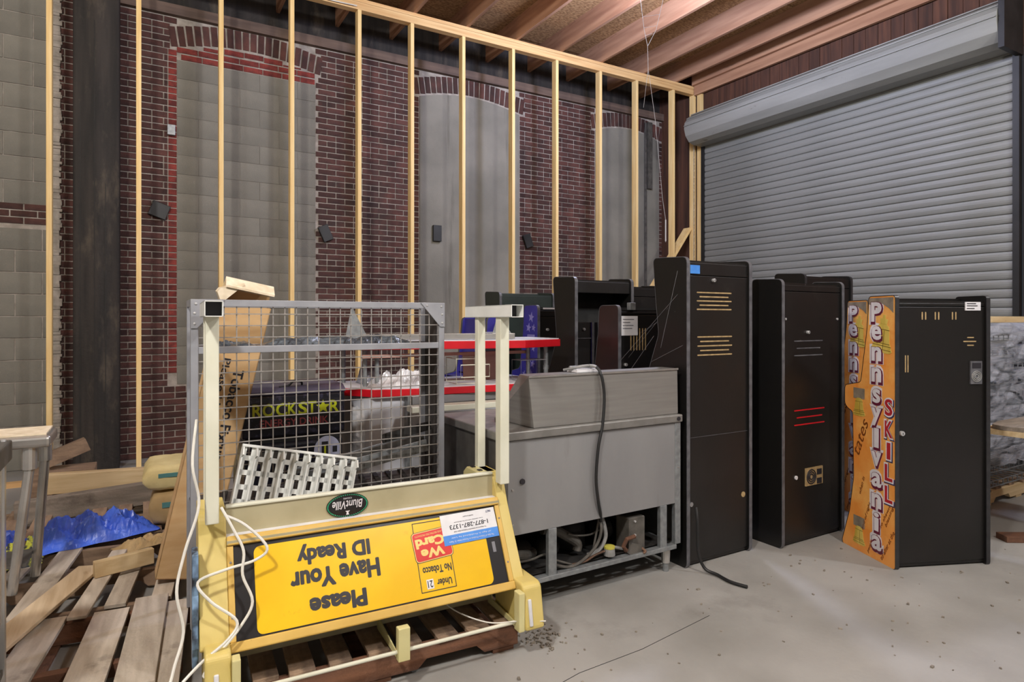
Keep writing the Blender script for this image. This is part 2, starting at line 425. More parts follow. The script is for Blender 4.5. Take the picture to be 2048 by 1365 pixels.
for i, b in enumerate(brk):
    if i in own:
        w = round(b[1]-b[0], 3); key = (w, b[4])
        if key not in shared:
            mm = MB().box(-w/2, w/2, -0.001, 0.03, -0.0275, 0.0275).mesh('brick'); mm.materials.append(MATS[b[4]]); shared[key] = mm
        o = place(shared[key], 'brick', wb)
        o.location = ((b[0]+b[1])/2, YB+random.uniform(-0.003, 0.003), (b[2]+b[3])/2)
    else:
        dy = random.uniform(-0.003, 0.003)
        rest[b[4]].box(b[0], b[1], YB-0.001+dy, YB+0.03, b[2]+0.001, b[3]-0.001)
for k_, m_ in rest.items():
    m_.build('brick_courses', k_, wb, kind='stuff')
# soldier arches
ar = MB()
for i, o in enumerate(OPEN[1:]):
    x0, x1 = o[0]-0.06, o[1]+0.06; n = int((x1-x0)/0.075)
    for j in range(n):
        x = x0+(j+0.5)*(x1-x0)/n; t = (x-(x0+x1)/2)/((x1-x0)/2); z = arch_z(min(max(x, o[0]), o[1]), o)
        M = Matrix.Translation((x, YB, z)) @ Matrix.Rotation(t*0.16, 4, 'Y')
        ar.box(-0.031, 0.031, -0.002, 0.03, 0.006, min(0.215, 4.675-z), M)
ar.build('brick_arches', 'brick', wb, kind='stuff')

# concrete block infill of the first opening and the left bay
bshare = {}
def block(x0, x1, z0, z1, y):
    key = (round(x1-x0, 3), round(z1-z0, 3))
    if key not in bshare:
        w, h = key; mm = MB().box(-w/2, w/2, -0.002, 0.03, -h/2, h/2).mesh('concrete_block'); mm.materials.append(MATS['block']); bshare[key] = mm
    o = place(bshare[key], 'concrete_block', wb); o.location = ((x0+x1)/2, y+random.uniform(-0.002, 0.002), (z0+z1)/2)
def blocks(x0, x1, z0, z1, bh, bl, y, g=0.006):
    k = 0; z = z0
    while z < z1-0.03:
        zt = min(z+bh, z1); x = x0-(bl/2 if k % 2 else 0)
        while x < x1-0.02:
            a = max(x, x0); b = min(x+bl, x1)
            if b-a > 0.04: block(a+g/2, b-g/2, z+g/2, zt-g/2, y)
            x += bl
        z = zt; k += 1
blocks(0.34, 1.79, 0.76, 4.23, 0.2045, 0.415, YB+0.004, 0.003)
blocks(-2.50, -0.74, 0.0, 2.36, 0.212, 0.42, YB+0.0, 0.012)
blocks(-2.50, -0.74, 2.56, 4.68, 0.23, 0.46, YB+0.0, 0.010)
# smooth cement in the two right openings, arched heads
for o in OPEN[2:]:
    n = 12
    poly = [(o[0]+0.01, o[2]), (o[1]-0.01, o[2])] + [(o[1]-0.01-(o[1]-o[0]-0.02)*i/n, arch_z(o[1]-0.01-(o[1]-o[0]-0.02)*i/n, o)-0.02) for i in range(n+1)]
    MB().prism(poly, YB-0.004, YB+0.04, 'y').build('cement_infill', 'cement_coat', wb)
# lumpy mortar edge of the left bay
lm = MB()
for i in range(150):
    z = i*0.031; w = random.uniform(0.03, 0.075)
    lm.box(-0.745, -0.70+w*0.6, YB-0.02-random.uniform(0, 0.012), YB+0.02, z, z+random.uniform(0.028, 0.05))
lm.build('mortar_edge', 'mortar', wb, bevel=0.006, kind='stuff')
# timber plate and dark beam on top of the brick wall
MB().box(-4.5, XD, YB-0.06, YB+0.2, 4.68, 4.79).build('ledger', 'ledger_wood', wb)
MB().box(-4.5, XD, YB+0.05, YB+0.3, 4.79, 5.30).build('top_beam', 'old_timber', wb)

# iron plates on the wall
for x, z, w, h, a in ((0.175, 2.60, 0.17, 0.155, 20), (1.90, 2.48, 0.12, 0.19, -24), (3.34, 2.58, 0.115, 0.21, 0), (4.74, 2.57, 0.12, 0.19, -20)):
    MB().cbox((x, YB-0.03, z), (w, 0.04, h), (0, a, 0)).build('anchor_plate', 'black_steel', wb, bevel=0.005)
MB().box(7.0, 7.09, YB-0.05, YB-0.005, 3.55, 4.62).build('conduit_box', 'grimy_grey', wb, bevel=0.004)
MB().cyl((6.96, YB-0.03, 0.4), (6.96, YB-0.03, 4.6), 0.018, 10).build('conduit', 'grimy_grey', wb)
jb = MB().cbox((0.285, YB-0.03, 3.46), (0.075, 0.05, 0.11)).build('junction_box', 'galvanized', wb, bevel=0.004)

# heavy dark timber post
tp = thing('timber_post', 'tall charred dark timber post standing against the brick wall', 'post', (-0.355, 7.30, 0))
MB().box(-0.185, 0.185, -0.17, 0.17, 0, 4.66).build('shaft', 'old_timber', tp, bevel=0.02)
cr = MB()
for x in (-0.13, -0.02, 0.07): cr.box(x, x+0.006, -0.174, -0.16, 0.1, random.uniform(2.5, 4.4))
cr.build('drying_crack', 'grimy_black', tp)

# ------------------------------------------------------------------ stud wall
sw = struct(MB().box(-3.6, XD-0.02, YS, YS+0.09, 4.88, 4.965).build('wall_stud_frame', 'plate_wood', bevel=0.003), 'new pine stud wall in front of the brick wall')
MB().box(-3.6, XD-0.02, YS, YS+0.09, 4.967, 5.005).build('top_plate', 'plate_wood', sw)
MB().box(-3.6, XD-0.02, YS, YS+0.09, 0, 0.04).build('bottom_plate', 'plate_wood', sw)
SX = [-3.45, -2.75, -2.06, -1.38, -0.69, -0.01, 0.695, 1.373, 2.09, 2.71, 3.37, 4.07, 4.74, 5.47, 6.13, 6.85, 7.29]
smesh = MB().box(-0.021, 0.021, 0, 0.095, 0.04, 4.88).mesh('stud'); smesh.materials.append(MATS['stud_wood'])
for x in SX:
    o = place(smesh, 'stud', sw, bevel=0.003); o.location = (x, YS, 0)
MB().bar((6.05, YS+0.11, 1.3), (7.25, YS+0.11, 2.85), 0.04, 0.14, up=(0, 1, 0)).build('diagonal_brace', 'stud_wood', sw)
wire = smooth_path([(0.9, YS-0.02, 4.98), (1.6, YS-0.02, 4.9), (2.05, YS-0.03, 4.9)], 8)
MB().tube(wire, 0.006, 6).build('white_cable', 'white_cord', sw)

# ------------------------------------------------------------------ ceiling
ce = struct(MB().box(-4.7, 8.2, -5.4, 8.2, 5.29, 5.34).build('ceiling', 'osb'), 'open roof deck of strand board on wooden joists')
jm = MB().box(-0.02, 0.02, -5.3, YB+0.05, 0, 0.285).mesh('joist'); jm.materials.append(MATS['joist_wood'])
JX = [-4.0+0.685*i for i in range(16)]
for x in [2.74-0.683*i for i in range(1, 10)] + [2.74, 3.42, 4.12, 4.80, 5.48, 6.26, 6.90]:
    o = place(jm, 'joist', ce); o.location = (x, 0, 5.005)
for y0, y1 in ((-4.9, -2.46), (-2.44, -0.02), (0.0, 2.42), (2.44, 4.86), (4.88, 7.3)):
    MB().box(-4.6, 8.1, y0+0.002, y1-0.002, 5.278, 5.292).build('deck_panel', 'osb', ce)

# ------------------------------------------------------------------ door wall with rolling door
DY0, DY1, DZ = 2.78, 6.66, 4.22
wd = struct(MB().box(XD, XD+0.3, DY1+0.07, 8.2, 0, 5.29).box(XD, XD+0.3, -5.2, DY0-0.07, 0, 5.29).box(XD+0.02, XD+0.3, DY0-0.07, DY1+0.07, DZ, 5.29).build('wall_right', 'dark_board'), 'wall of dark stained boards around the rolling door')
for i in range(34):
    y = 2.5+i*0.145
    MB().box(XD-0.012+random.uniform(-0.004, 0.004), XD+0.02, y+0.003, y+0.142, 4.10, 5.0).build('board', 'dark_board', wd)
for i in range(5):
    y = DY1+0.09+i*0.16
    MB().box(XD-0.015, XD, y+0.002, y+0.158, 0, 5.0).build('board', 'dark_board', wd)
MB().box(XD-0.09, XD-0.045, -5.2, YS-0.02, 4.86, 5.12).build('rim_beam', 'joist_wood', wd)
MB().box(XD-0.14, XD-0.10, -5.2, YS-0.02, 5.0, 5.285).build('rim_beam', 'joist_wood', wd)
MB().box(XD-0.05, XD-0.0, DY1+0.05, DY1+0.14, 0, 4.9).build('jamb', 'stud_wood', wd)
dr = struct(MB().box(XD-0.06, XD+0.0, DY1, DY1+0.055, 0, 4.2).build('door_1', 'black_steel'), 'grey steel rolling shutter door')
MB().box(XD-0.06, XD, DY0-0.055, DY0, 0, 4.5).build('guide_rail', 'black_steel', dr)
pf = [(-0.012, 0.0), (-0.022, 0.006), (-0.027, 0.024), (-0.029, 0.045), (-0.027, 0.066), (-0.022, 0.084), (-0.012, 0.0895), (-0.004, 0.0895), (-0.004, 0.0)]
sl = MB(); n = len(pf)
for yy in (DY0, DY1): sl.v += [(p[0], yy, p[1]) for p in pf]
sl.f = [tuple(range(n)), tuple(range(2*n-1, n-1, -1))] + [(i, i+n, (i+1) % n+n, (i+1) % n) for i in range(n)]; sl.mi = [0]*len(sl.f)
slm = sl.mesh('slat'); slm.materials.append(MATS['door_paint'])
for k in range(46):
    o = place(slm, 'slat', dr); o.location = (XD-0.01, 0, 0.02+k*0.0913)
# hood over the roll
hp = []
for i in range(15):
    t = R(200-i*13); hp.append((XD-0.24+0.21*math.cos(t)*1.0, 4.235+0.20*math.sin(t)))
hoodp = [(XD-0.02, 4.50), (XD-0.26, 4.50), (XD-0.36, 4.44), (XD-0.43, 4.35), (XD-0.44, 4.26), (XD-0.41, 4.16), (XD-0.34, 4.08), (XD-0.24, 4.05), (XD-0.07, 4.05), (XD-0.02, 4.06)]
MB().prism(hoodp, DY0-0.02, DY1+0.03, 'y').build('hood', 'hood_paint', dr, bevel=0.004)
for x, z in ((XD-0.30, 4.487), (XD-0.385, 4.415), (XD-0.442, 4.30)):
    MB().bar((x-0.003, DY0-0.015, z), (x-0.003, DY1+0.025, z), 0.012, 0.012).build('hood_seam', 'hood_paint', dr)
MB().cyl((XD-0.22, DY1+0.03, 4.26), (XD-0.22, DY1+0.07, 4.26), 0.11, 16).build('axle_plate', 'black_steel', dr)
MB().box(XD-0.42, XD-0.02, DY0-0.075, DY0-0.025, 4.0, 4.6).build('end_bracket', 'black_steel', dr)
hc = thing('hoist_chain', 'thin steel hoist chain hanging beside the rolling door jamb', 'chain', (XD-0.16, DY1+0.10, 0))
for i in range(60):
    z = 4.1-i*0.05
    c = MB()
    p = [(0.010*math.cos(t), 0, z+0.024*math.sin(t)) for t in [2*math.pi*j/8 for j in range(8)]] if i % 2 else [(0, 0.010*math.cos(t), z+0.024*math.sin(t)) for t in [2*math.pi*j/8 for j in range(8)]]
    c.tube(p, 0.003, 5, close=True).build('chain_link', 'galvanized', hc)

# ------------------------------------------------------------------ lamps
LN = ['shop light hanging above the stud wall corner near the rolling door', 'unseen warm shop light added behind the camera on the left', 'unseen shop light added behind the camera', 'unseen shop light added in front of the rolling door', 'unseen warm shop light added over the left bay']
for i, (x, y, z, wt, c, rz) in enumerate(LAMPS):
    t = thing('shop_light', LN[i], 'lamp', (x, y, z), rz)
    MB().prism([(-0.08, 0.0), (0.08, 0.0), (0.05, 0.06), (-0.05, 0.06)], -0.62, 0.62, 'x').build('housing', 'white_plastic', t)
    for s in (-1, 1):
        MB().cyl((-0.59, 0.035*s, -0.018), (0.59, 0.035*s, -0.018), 0.013, 10).build('tube', 'lamp_glow', t)
        MB().cyl((0.5*s, 0, 0.06), (0.5*s, 0, 5.27-z), 0.004, 6).build('hanger', 'galvanized', t)
    ld = bpy.data.lights.new('shop_light_glow', 'POINT'); ld.shadow_soft_size = 0.16; ld.energy = wt; ld.color = c
    lo_ = bpy.data.objects.new('shop_light_glow', ld); COL.objects.link(lo_); lo_.parent = t; lo_.location = (0, 0, -0.22)
# ------------------------------------------------------------------ game cabinets seen from behind
PROF_A = [(0, 0.0), (0, 1.815), (0.275, 1.83), (0.25, 1.56), (0.225, 1.36), (0.27, 1.25), (0.32, 1.12), (0.50, 1.0), (0.50, 0.90), (0.41, 0.80), (0.41, 0.0)]
PROF_B = [(0, 0.0), (0, 1.705), (0.225, 1.715), (0.22, 1.25), (0.30, 1.10), (0.47, 1.0), (0.47, 0.9), (0.40, 0.8), (0.40, 0.0)]
PROF_P = [(0, 0.0), (0, 1.59), (0.215, 1.59), (0.232, 1.388), (0.289, 1.06), (0.43, 1.03), (0.44, 1.01), (0.44, 0.91), (0.41, 0.884), (0.363, 0.868), (0.354, 0.451), (0.392, 0.233), (0.465, 0.02), (0.46, 0.0)]
def scaled(p, sy, sz): return [(a*sy, b*sz) for a, b in p]
def edge_strip(poly, x0, x1, t=0.004):
    """t-moulding: a thin band running round the rim of a side panel"""
    m = MB(); k = len(poly); c = Vector((sum(p[0] for p in poly)/k, sum(p[1] for p in poly)/k))
    n = k
    outs = []
    for i in range(k):
        p = Vector(poly[i]); a = (p-Vector(poly[i-1])); b = (Vector(poly[(i+1) % k])-p)
        na = Vector((a.y, -a.x)); nb = Vector((b.y, -b.x))
        if na.length > 0: na.normalize()
        if nb.length > 0: nb.normalize()
        q = na+nb
        if q.length < 1e-6: q = na
        q.normalize(); outs.append(q)
    area = sum(poly[i-1][0]*poly[i][1]-poly[i][0]*poly[i-1][1] for i in range(k))
    sg = 1 if area > 0 else -1
    vs = []
    for i in range(k):
        p = Vector(poly[i]); o = p+outs[i]*t*sg
        vs += [(x0, p.x, p.y), (x0, o.x, o.y), (x1, o.x, o.y), (x1, p.x, p.y)]
    fs = []
    for i in range(k):
        a = 4*i; b = 4*((i+1) % k)
        for j in range(3): fs.append((a+j, a+j+1, b+j+1, b+j))
    return m.add(vs, fs)
def slot(root, x, z, w, h=0.008, vert=False, mt='tan_edge'):
    if vert: return MB().prism(rrect(x-h/2, x+h/2, z-w/2, z+w/2, h*0.45, 3), 0.0115, 0.016, 'y').build('vent_slot', mt, root)
    return MB().prism(rrect(x-w/2, x+w/2, z-h/2, z+h/2, h*0.45, 3), 0.0115, 0.016, 'y').build('vent_slot', mt, root)
def lock(root, x, z, r=0.011):
    o = MB().cyl((x, -0.004, z), (x, 0.016, z), r, 14).build('lock', 'lock_metal', root, bevel=0.002)
    MB().box(x-0.0015, x+0.0015, -0.0055, -0.003, z-0.006, z+0.006).build('keyhole', 'ink', o)
def cabinet(name, label, loc, rz, w, prof, side='black_laminate', back='black_panel', trim='trim_grey', rnd=0.035, group='game cabinets', open_back=False, zt=None, header=0.085, rec=0.012):
    """game terminal: two profiled side panels with edge moulding, back door, header, top, deck and front panels"""
    t = thing(name, label, 'game cabinet', loc, rz, group)
    poly = rough_poly(prof, rnd, 4); th = 0.022
    H = max(p[1] for p in prof)
    for x in (0, w-th):
        sp = MB().prism(poly, x, x+th, 'x').build('side_panel', side if (x == 0 or side != 'orange_print') else 'black_laminate', t)
        edge_strip(poly, x-0.0015, x+th+0.0015).build('edge_moulding', trim, sp)
    xi0, xi1 = th, w-th
    ztop = H-0.03
    dtop = max(p[0] for p in prof if p[1] > H*0.95)
    MB().box(xi0, xi1, 0.02, dtop-0.02, ztop-0.012, ztop).build('top_panel', back, t)
    if open_back:
        MB().box(xi0, xi1, rec, 0.05, ztop-0.095, ztop-0.012).build('back_header', back, t, bevel=0.003)
        MB().box(xi0, xi1, dtop-0.06, dtop-0.04, 1.43, ztop-0.012).build('monitor_back', 'grimy_black', t)
        MB().box(xi0, xi1, rec, 0.03, 0.04, 1.05).build('back_door', back, t)
        MB().box(xi0, xi1, rec-0.004, 0.045, 1.05, 1.065).build('ledge', 'white_label', t)
    else:
        MB().box(xi0, xi1, rec, 0.03, ztop-header, ztop-0.012).build('back_header', back, t, bevel=0.003)
        MB().box(xi0, xi1, rec, 0.03, 0.03, ztop-header-0.004).build('back_door', back, t, bevel=0.003)
    MB().box(xi0, xi1, 0.02, 0.38*prof[-1][0]/0.41, 0.01, 0.03).build('floor_panel', back, t)
    # front faces, following the profile from the top down
    pts = [p for p in prof[2:]]
    fm = MB()
    for a, b in zip(pts[:-1], pts[1:]):
        if abs(a[0]-b[0])+abs(a[1]-b[1]) < 0.05: continue
        o = 0.02
        fm.add([(xi0, a[0]-o, a[1]-0.01), (xi1, a[0]-o, a[1]-0.01), (xi1, b[0]-o, b[1]+0.002), (xi0, b[0]-o, b[1]+0.002),
                (xi0, a[0]-o-0.012, a[1]-0.01), (xi1, a[0]-o-0.012, a[1]-0.01), (xi1, b[0]-o-0.012, b[1]+0.002), (xi0, b[0]-o-0.012, b[1]+0.002)],
               [(0,1,2,3), (7,6,5,4), (0,4,5,1), (1,5,6,2), (2,6,7,3), (3,7,4,0)])
    if not open_back: fm.build('front_panel', back, t)
    return t

# tall one beside the steel prep table
ca = cabinet('game_cabinet', 'tallest black game cabinet with blue tape and two louvre groups, touching the steel prep table', (2.735, 2.63, 0), 0, 0.565, PROF_A)
MB().box(0.035, 0.115, 0.006, 0.012, 1.722, 1.772).build('tape', 'blue_tape', ca)
lock(ca, 0.232, 1.687)
for k, z in enumerate((1.612, 1.587, 1.562, 1.537, 1.512)): slot(ca, 0.245 if k % 2 == 0 else 0.243, z, 0.30 if k % 2 == 0 else 0.25)
for k, z in enumerate((1.348, 1.321, 1.294, 1.267, 1.240)): slot(ca, 0.250 if k % 2 == 0 else 0.248, z, 0.30 if k % 2 == 0 else 0.25)
MB().cyl((0.045, 0.004, 0.367), (0.045, 0.02, 0.367), 0.014, 12).build('power_inlet', 'chrome', ca)
MB().cyl((0.50, 0.008, 0.362), (0.50, 0.02, 0.362), 0.017, 12).build('cable_hole', 'tan_edge', ca)
MB().box(0.022, 0.54, 0.0105, 0.0125, 0.755, 0.757).build('scratch', 'trim_grey', ca)

cb = cabinet('game_cabinet', 'black game cabinet with red-edged lower louvres, second from the steel prep table', (3.487, 2.55, 0), 0, 0.66, PROF_B, header=0.05)
lock(cb, 0.275, 1.368)
for z in (1.312, 1.265, 1.218): slot(cb, 0.29, z, 0.30 if z != 1.265 else 0.25, 0.007, mt='trim_grey')
for z in (0.862, 0.815, 0.768): slot(cb, 0.30, z, 0.32 if z != 0.815 else 0.27, 0.008, mt='red_edge')
for x in (0.05, 0.60): MB().cyl((x, 0.006, 1.455), (x, 0.016, 1.455), 0.008, 10).build('screw', 'lock_metal', cb)
fp = MB().box(0.25, 0.43, 0.004, 0.012, 0.362, 0.478).build('fan_plate', 'tan_edge', cb)
for r in (0.018, 0.032, 0.046):
    MB().tube([(0.305+r*math.cos(t), 0.002, 0.42+r*math.sin(t)) for t in [2*math.pi*j/20 for j in range(20)]], 0.004, 5, close=True).build('fan_grille', 'ink', fp)
for z in (0.385, 0.445): MB().box(0.365, 0.415, 0.001, 0.004, z-0.018, z+0.018).build('socket', 'ink', fp)
MB().cyl((0.155, 0.005, 0.43), (0.155, 0.016, 0.43), 0.013, 12).build('cable_hole', 'white_label', cb)

cabinet('game_cabinet', 'black game cabinet peeking out behind the red-louvred cabinet', (4.55, 3.12, 0), 0, 0.645, PROF_A, trim='trim_black')
cc = cabinet('game_cabinet', 'black game cabinet with open back frame rising behind the prep table', (2.69, 3.66, 0), 0, 0.55, scaled(PROF_A, 1, 0.968), open_back=True, trim='trim_grey')
cd_ = cabinet('game_cabinet', 'short black game cabinet with reddish side and square white label', (2.715, 3.215, 0), 0, 0.56, scaled(PROF_P, 0.9, 0.972), side='red_black_laminate', header=0.03)
MB().box(0.03, 0.175, 0.006, 0.012, 1.345, 1.475).build('paper_label', 'white_label', cd_)
for z in (1.45, 1.43, 1.41, 1.39): MB().box(0.045, 0.045+random.uniform(0.06, 0.11), 0.0045, 0.006, z, z+0.005).build('print_line', 'ink_faint', cd_)
for i in range(6): slot(cd_, 0.12+i*0.026, 1.318, 0.15, 0.009, vert=True)
lock(cd_, 0.07, 1.15)
MB().box(0.10, 0.15, -0.004, 0.03, 1.515, 1.565).build('lid_latch', 'galvanized', cd_, bevel=0.003)
cabinet('game_cabinet', 'black game cabinet whose rounded corner shows left of the tallest cabinet', (3.72, 4.46, 0), 0, 0.585, scaled(PROF_A, 1, 0.975))
cf = cabinet('game_cabinet', 'black game cabinet with blue star-printed side behind the red-edged shelf', (2.745, 4.24, 0), 0, 0.57, scaled(PROF_P, 0.93, 0.985), side='blue_laminate', header=0.06)
lock(cf, 0.10, 1.37); lock(cf, 0.47, 1.37)
MB().box(0.06, 0.50, 0.004, 0.012, 1.535, 1.548).build('ledge_strip', 'white_label', cf)
MB().box(0.022, 0.55, 0.004, 0.013, 1.29, 1.298).build('ledge_strip', 'trim_grey', cf)
def star(cy, cz, r, rot=0):
    p = []
    for i in range(10):
        t = math.pi/2+rot+math.pi*i/5; q = r if i % 2 == 0 else r*0.42
        p.append((cy+q*math.cos(t), cz+q*math.sin(t)))
    return p
for y, z, r in ((0.09, 1.47, 0.045), (0.13, 1.385, 0.04), (0.055, 1.385, 0.032), (0.06, 1.22, 0.03), (0.12, 1.11, 0.03), (0.07, 1.09, 0.035), (0.14, 0.98, 0.035), (0.06, 0.96, 0.03), (0.2, 1.0, 0.03), (0.10, 1.02, 0.03)):
    MB().prism(star(y, z, r, 0.2), -0.0035, -0.001, 'x').build('star_print', 'star_print', cf)
MB().prism([(0.04, 1.33), (0.15, 1.33), (0.15, 1.27), (0.10, 1.22), (0.04, 1.23)], -0.003, -0.001, 'x').prism([(0.065, 1.305), (0.12, 1.305), (0.12, 1.285), (0.065, 1.285)], -0.0035, -0.001, 'x').build('emblem_print', 'star_print', cf)
cg = cabinet('game_cabinet', 'dark green game cabinet against the back, above the star-printed one', (2.78, 4.92, 0), 0, 0.60, scaled(PROF_A, 1, 0.935), side='green_laminate', back='green_laminate', header=0.14)
cabinet('game_cabinet', 'dark game cabinet showing a narrow rounded edge right of the green one', (3.455, 4.99, 0), 0, 0.58, scaled(PROF_A, 1, 0.93), side='black_laminate')
# blue terminal turned side-on
cbv = cabinet('game_cabinet', 'bright blue game cabinet turned side-on left of the star-printed one', (2.735, 4.70, 0), 90, 0.5, scaled(PROF_P, 0.9, 0.925), side='blue_laminate', back='blue_laminate', trim='trim_grey')
for z in (1.34, 1.225, 1.10): MB().box(-0.004, -0.001, 0.03, 0.22, z, z+0.006).build('ledge_strip', 'white_label', cbv)
MB().box(-0.003, -0.0005, 0.05, 0.25, 1.13, 1.215).build('dark_window', 'ink', cbv)

# ---------------- the two orange terminals
def bell(root, M, s, big):
    """printed bell with yoke, lying on the side panel"""
    o = []
    prof_ = [(-0.10, 0.10), (-0.12, 0.0), (-0.135, -0.10), (-0.17, -0.17), (-0.19, -0.21), (-0.15, -0.235), (0, -0.245), (0.15, -0.235), (0.19, -0.21), (0.17, -0.17), (0.135, -0.10), (0.12, 0.0), (0.10, 0.10), (0.05, 0.135), (-0.05, 0.135)]
    b = MB().prism([(p[0]*s, p[1]*s) for p in prof_], 0, 0.0012, 'z', M).build('bell_print', 'bell_gold', root)
    d = MB()
    for z in (0.06, -0.12, -0.15, -0.20):
        w = 0.115 if z > 0 else (0.14 if z > -0.14 else 0.17)
        d.box(-w*s, w*s, z*s-0.004*s, z*s+0.004*s, 0.001, 0.0017, M)
    d.box(0.02*s, 0.028*s, -0.2*s, 0.05*s, 0.001, 0.0017, M)
    d.build('bell_line', 'bell_dark', b)
    if big:
        MB().prism([(p[0]*s, p[1]*s) for p in [(-0.06, 0.13), (-0.07, 0.2), (-0.03, 0.2), (-0.02, 0.25), (0.02, 0.25), (0.03, 0.2), (0.07, 0.2), (0.06, 0.13)]], 0, 0.0012, 'z', M).build('bell_crown', 'bell_gold', b)
    else:
        MB().box(-0.17*s, 0.17*s, 0.12*s, 0.34*s, 0, 0.0010, M).build('bell_yoke', 'print_grey', b)
def orange_cabinet(label, loc, rz, full):
    t = cabinet('orange_game_cabinet', label, loc, rz, 0.615, PROF_P, side='orange_print', back='black_panel', trim='trim_black', rnd=0.02, group='orange terminals', header=0.03)
    # the printed side is local x = 0; in-plane axes: u runs back-to-front reversed so print reads from outside
    def S(y, z): return frame((-0.0012, y, z), (0, -1, 0), (0, 0, 1))
    MB().prism([(0.012, 1.582), (0.21, 1.582), (0.216, 1.545), (0.17, 1.53), (0.10, 1.545), (0.05, 1.52), (0.012, 1.49)], -0.002, -0.0005, 'x').build('print_patch', 'print_grey', t)
    bell(t, S(0.098, 1.365) @ Matrix.Rotation(R(-8), 4, 'Z'), 0.46, True)
    zs = 1.49
    word = 'Pennsylvania'; step = 0.1265
    for i, ch in enumerate(word):
        z = 1.497-i*step; y = 0.15
        h = 0.118 if ch in 'Pl' else (0.085 if ch not in 'y' else 0.108)
        if ch == 'i': h = 0.11
        wd_ = {'P': 0.088, 'l': 0.04, 'i': 0.042, 's': 0.066}.get(ch, 0.082)
        a = text(ch, S(y, z-0.002) @ Matrix.Translation((0.004, -0.005, 0.0012)), 0.12, 'letter_maroon', t, bold=0.006, fit=(wd_+0.018, h+0.020), extrude=0.0004)
        text(ch, S(y, z) @ Matrix.Translation((0, 0, 0.0020)), 0.12, 'letter_white', a, bold=0.0035, fit=(wd_, h), extrude=0.0004)
        b = text(ch, S(y, z) @ Matrix.Translation((0, 0, 0.0004)), 0.12, 'letter_white', a, bold=0.011, fit=(wd_+0.036, h+0.038), extrude=0.0003)
    for i, ch in enumerate('SKILL'):
        z = 0.935-i*0.128; y = 0.048; wd_ = 0.03 if ch == 'I' else 0.062
        a = text(ch, S(y, z) @ Matrix.Translation((0.004, -0.004, 0.0010)), 0.12, 'letter_navy', t, bold=0.009, fit=(wd_+0.024, 0.122), extrude=0.0004)
        text(ch, S(y, z) @ Matrix.Translation((0, 0, 0.0016)), 0.12, 'letter_white', a, bold=0.0075, fit=(wd_+0.016, 0.116), extrude=0.0004)
        text(ch, S(y, z) @ Matrix.Translation((0, 0, 0.0022)), 0.12, 'letter_red', a, bold=0.003, fit=(wd_, 0.098), extrude=0.0004)
    bell(t, S(0.305, 0.92), 0.30, False)
    bell(t, S(0.305, 0.115), 0.30, False)
    text('tates', S(0.285, 0.72) @ Matrix.Translation((0, 0, 0.001)), 0.1, 'script_ink', t, rot=68, fit=(0.24, 0.055), shear=0.3)
    for (y, z, s_, L_, r_) in ((0.10, 0.24, 'go also shewn', 0.26, 62), (0.06, 0.12, 'to alter at the', 0.22, 62), (0.24, 0.24, 'and of right', 0.20, 70), (0.20, 0.08, 'people as', 0.13, 66), (0.04, 0.30, 'blessings', 0.16, 66), (0.28, 0.42, 'when in', 0.12, 72)):
        text(s_, S(y, z) @ Matrix.Translation((0, 0, 0.0009)), 0.05, 'script_ink', t, rot=r_, fit=(L_, 0.022), shear=0.3)
    if full:
        for x in (0.195, 0.28, 0.392):
            for d in (-0.011, 0.011): slot(t, x+d, 1.473, 0.046, 0.008, vert=True)
        for d in (-0.008, 0.008): slot(t, 0.084+d, 1.193, 0.10, 0.007, vert=True)
        lb = MB().box(0.462, 0.562, 0.006, 0.012, 1.505, 1.555).build('paper_label', 'white_label', t)
        for z, w in ((1.543, 0.06), (1.530, 0.07), (1.514, 0.05)): MB().box(0.47, 0.47+w, 0.0045, 0.006, z, z+0.005).build('print_line', 'ink', lb)
        for x, z, w in ((0.50, 1.345, 0.045), (0.495, 1.322, 0.085), (0.50, 1.299, 0.045)): slot(t, x, z, w, 0.007)
        f2 = MB().box(0.495, 0.570, 0.004, 0.012, 1.07, 1.205).build('fan_plate', 'trim_grey', t)
        for r in (0.012, 0.022, 0.031):
            MB().tube([(0.532+r*math.cos(a), 0.002, 1.115+r*math.sin(a)) for a in [2*math.pi*j/18 for j in range(18)]], 0.0028, 5, close=True).build('fan_grille', 'rubber_grey', f2)
        MB().box(0.505, 0.56, 0.001, 0.004, 1.165, 1.195).build('socket', 'ink', f2)
        lock(t, 0.048, 0.789, 0.014)
    return t
orange_cabinet('orange and black game cabinet lettered vertically, standing nearest the front', (3.762, 2.005, 0), -22.9, True)
orange_cabinet('orange game cabinet half hidden behind the front orange one', (4.52, 2.60, 0), -22.9, False)
# ------------------------------------------------------------------ refrigerated prep table (seen from its back)
pt = thing('prep_table', 'stainless steel refrigerated prep table with its lower back panel open', 'prep table', (1.50, 2.63, 0))
PW, PD = 1.187, 0.74
MB().box(-0.015, PW+0.005, -0.012, PD, 0.862, 0.905).build('worktop', 'steel_top', pt, bevel=0.006)
MB().box(0.03, PW-0.04, 0.004, 0.016, 0.395, 0.858).build('back_panel', 'zinc_panel', pt, bevel=0.002)
MB().box(0.0, 0.012, 0.01, PD-0.02, 0.36, 0.858).build('side_panel', 'steel_dull', pt)
MB().box(PW-0.012, PW, 0.01, PD-0.02, 0.16, 0.858).build('side_panel', 'steel_dull', pt)
MB().box(0.0, PW, PD-0.03, PD-0.02, 0.16, 0.858).build('front_panel', 'steel_dull', pt)  # unseen far side, added to block light behind the open base
MB().box(0.012, PW-0.012, 0.03, PD-0.03, 0.385, 0.395).build('cabinet_floor', 'grimy_black', pt)
MB().box(PW-0.042, PW, 0.0, 0.03, 0.16, 0.86).build('corner_post', 'galvanized', pt, bevel=0.003)
MB().box(0.0, 0.035, 0.0, 0.03, 0.16, 0.86).build('corner_post', 'steel_dull', pt, bevel=0.003)
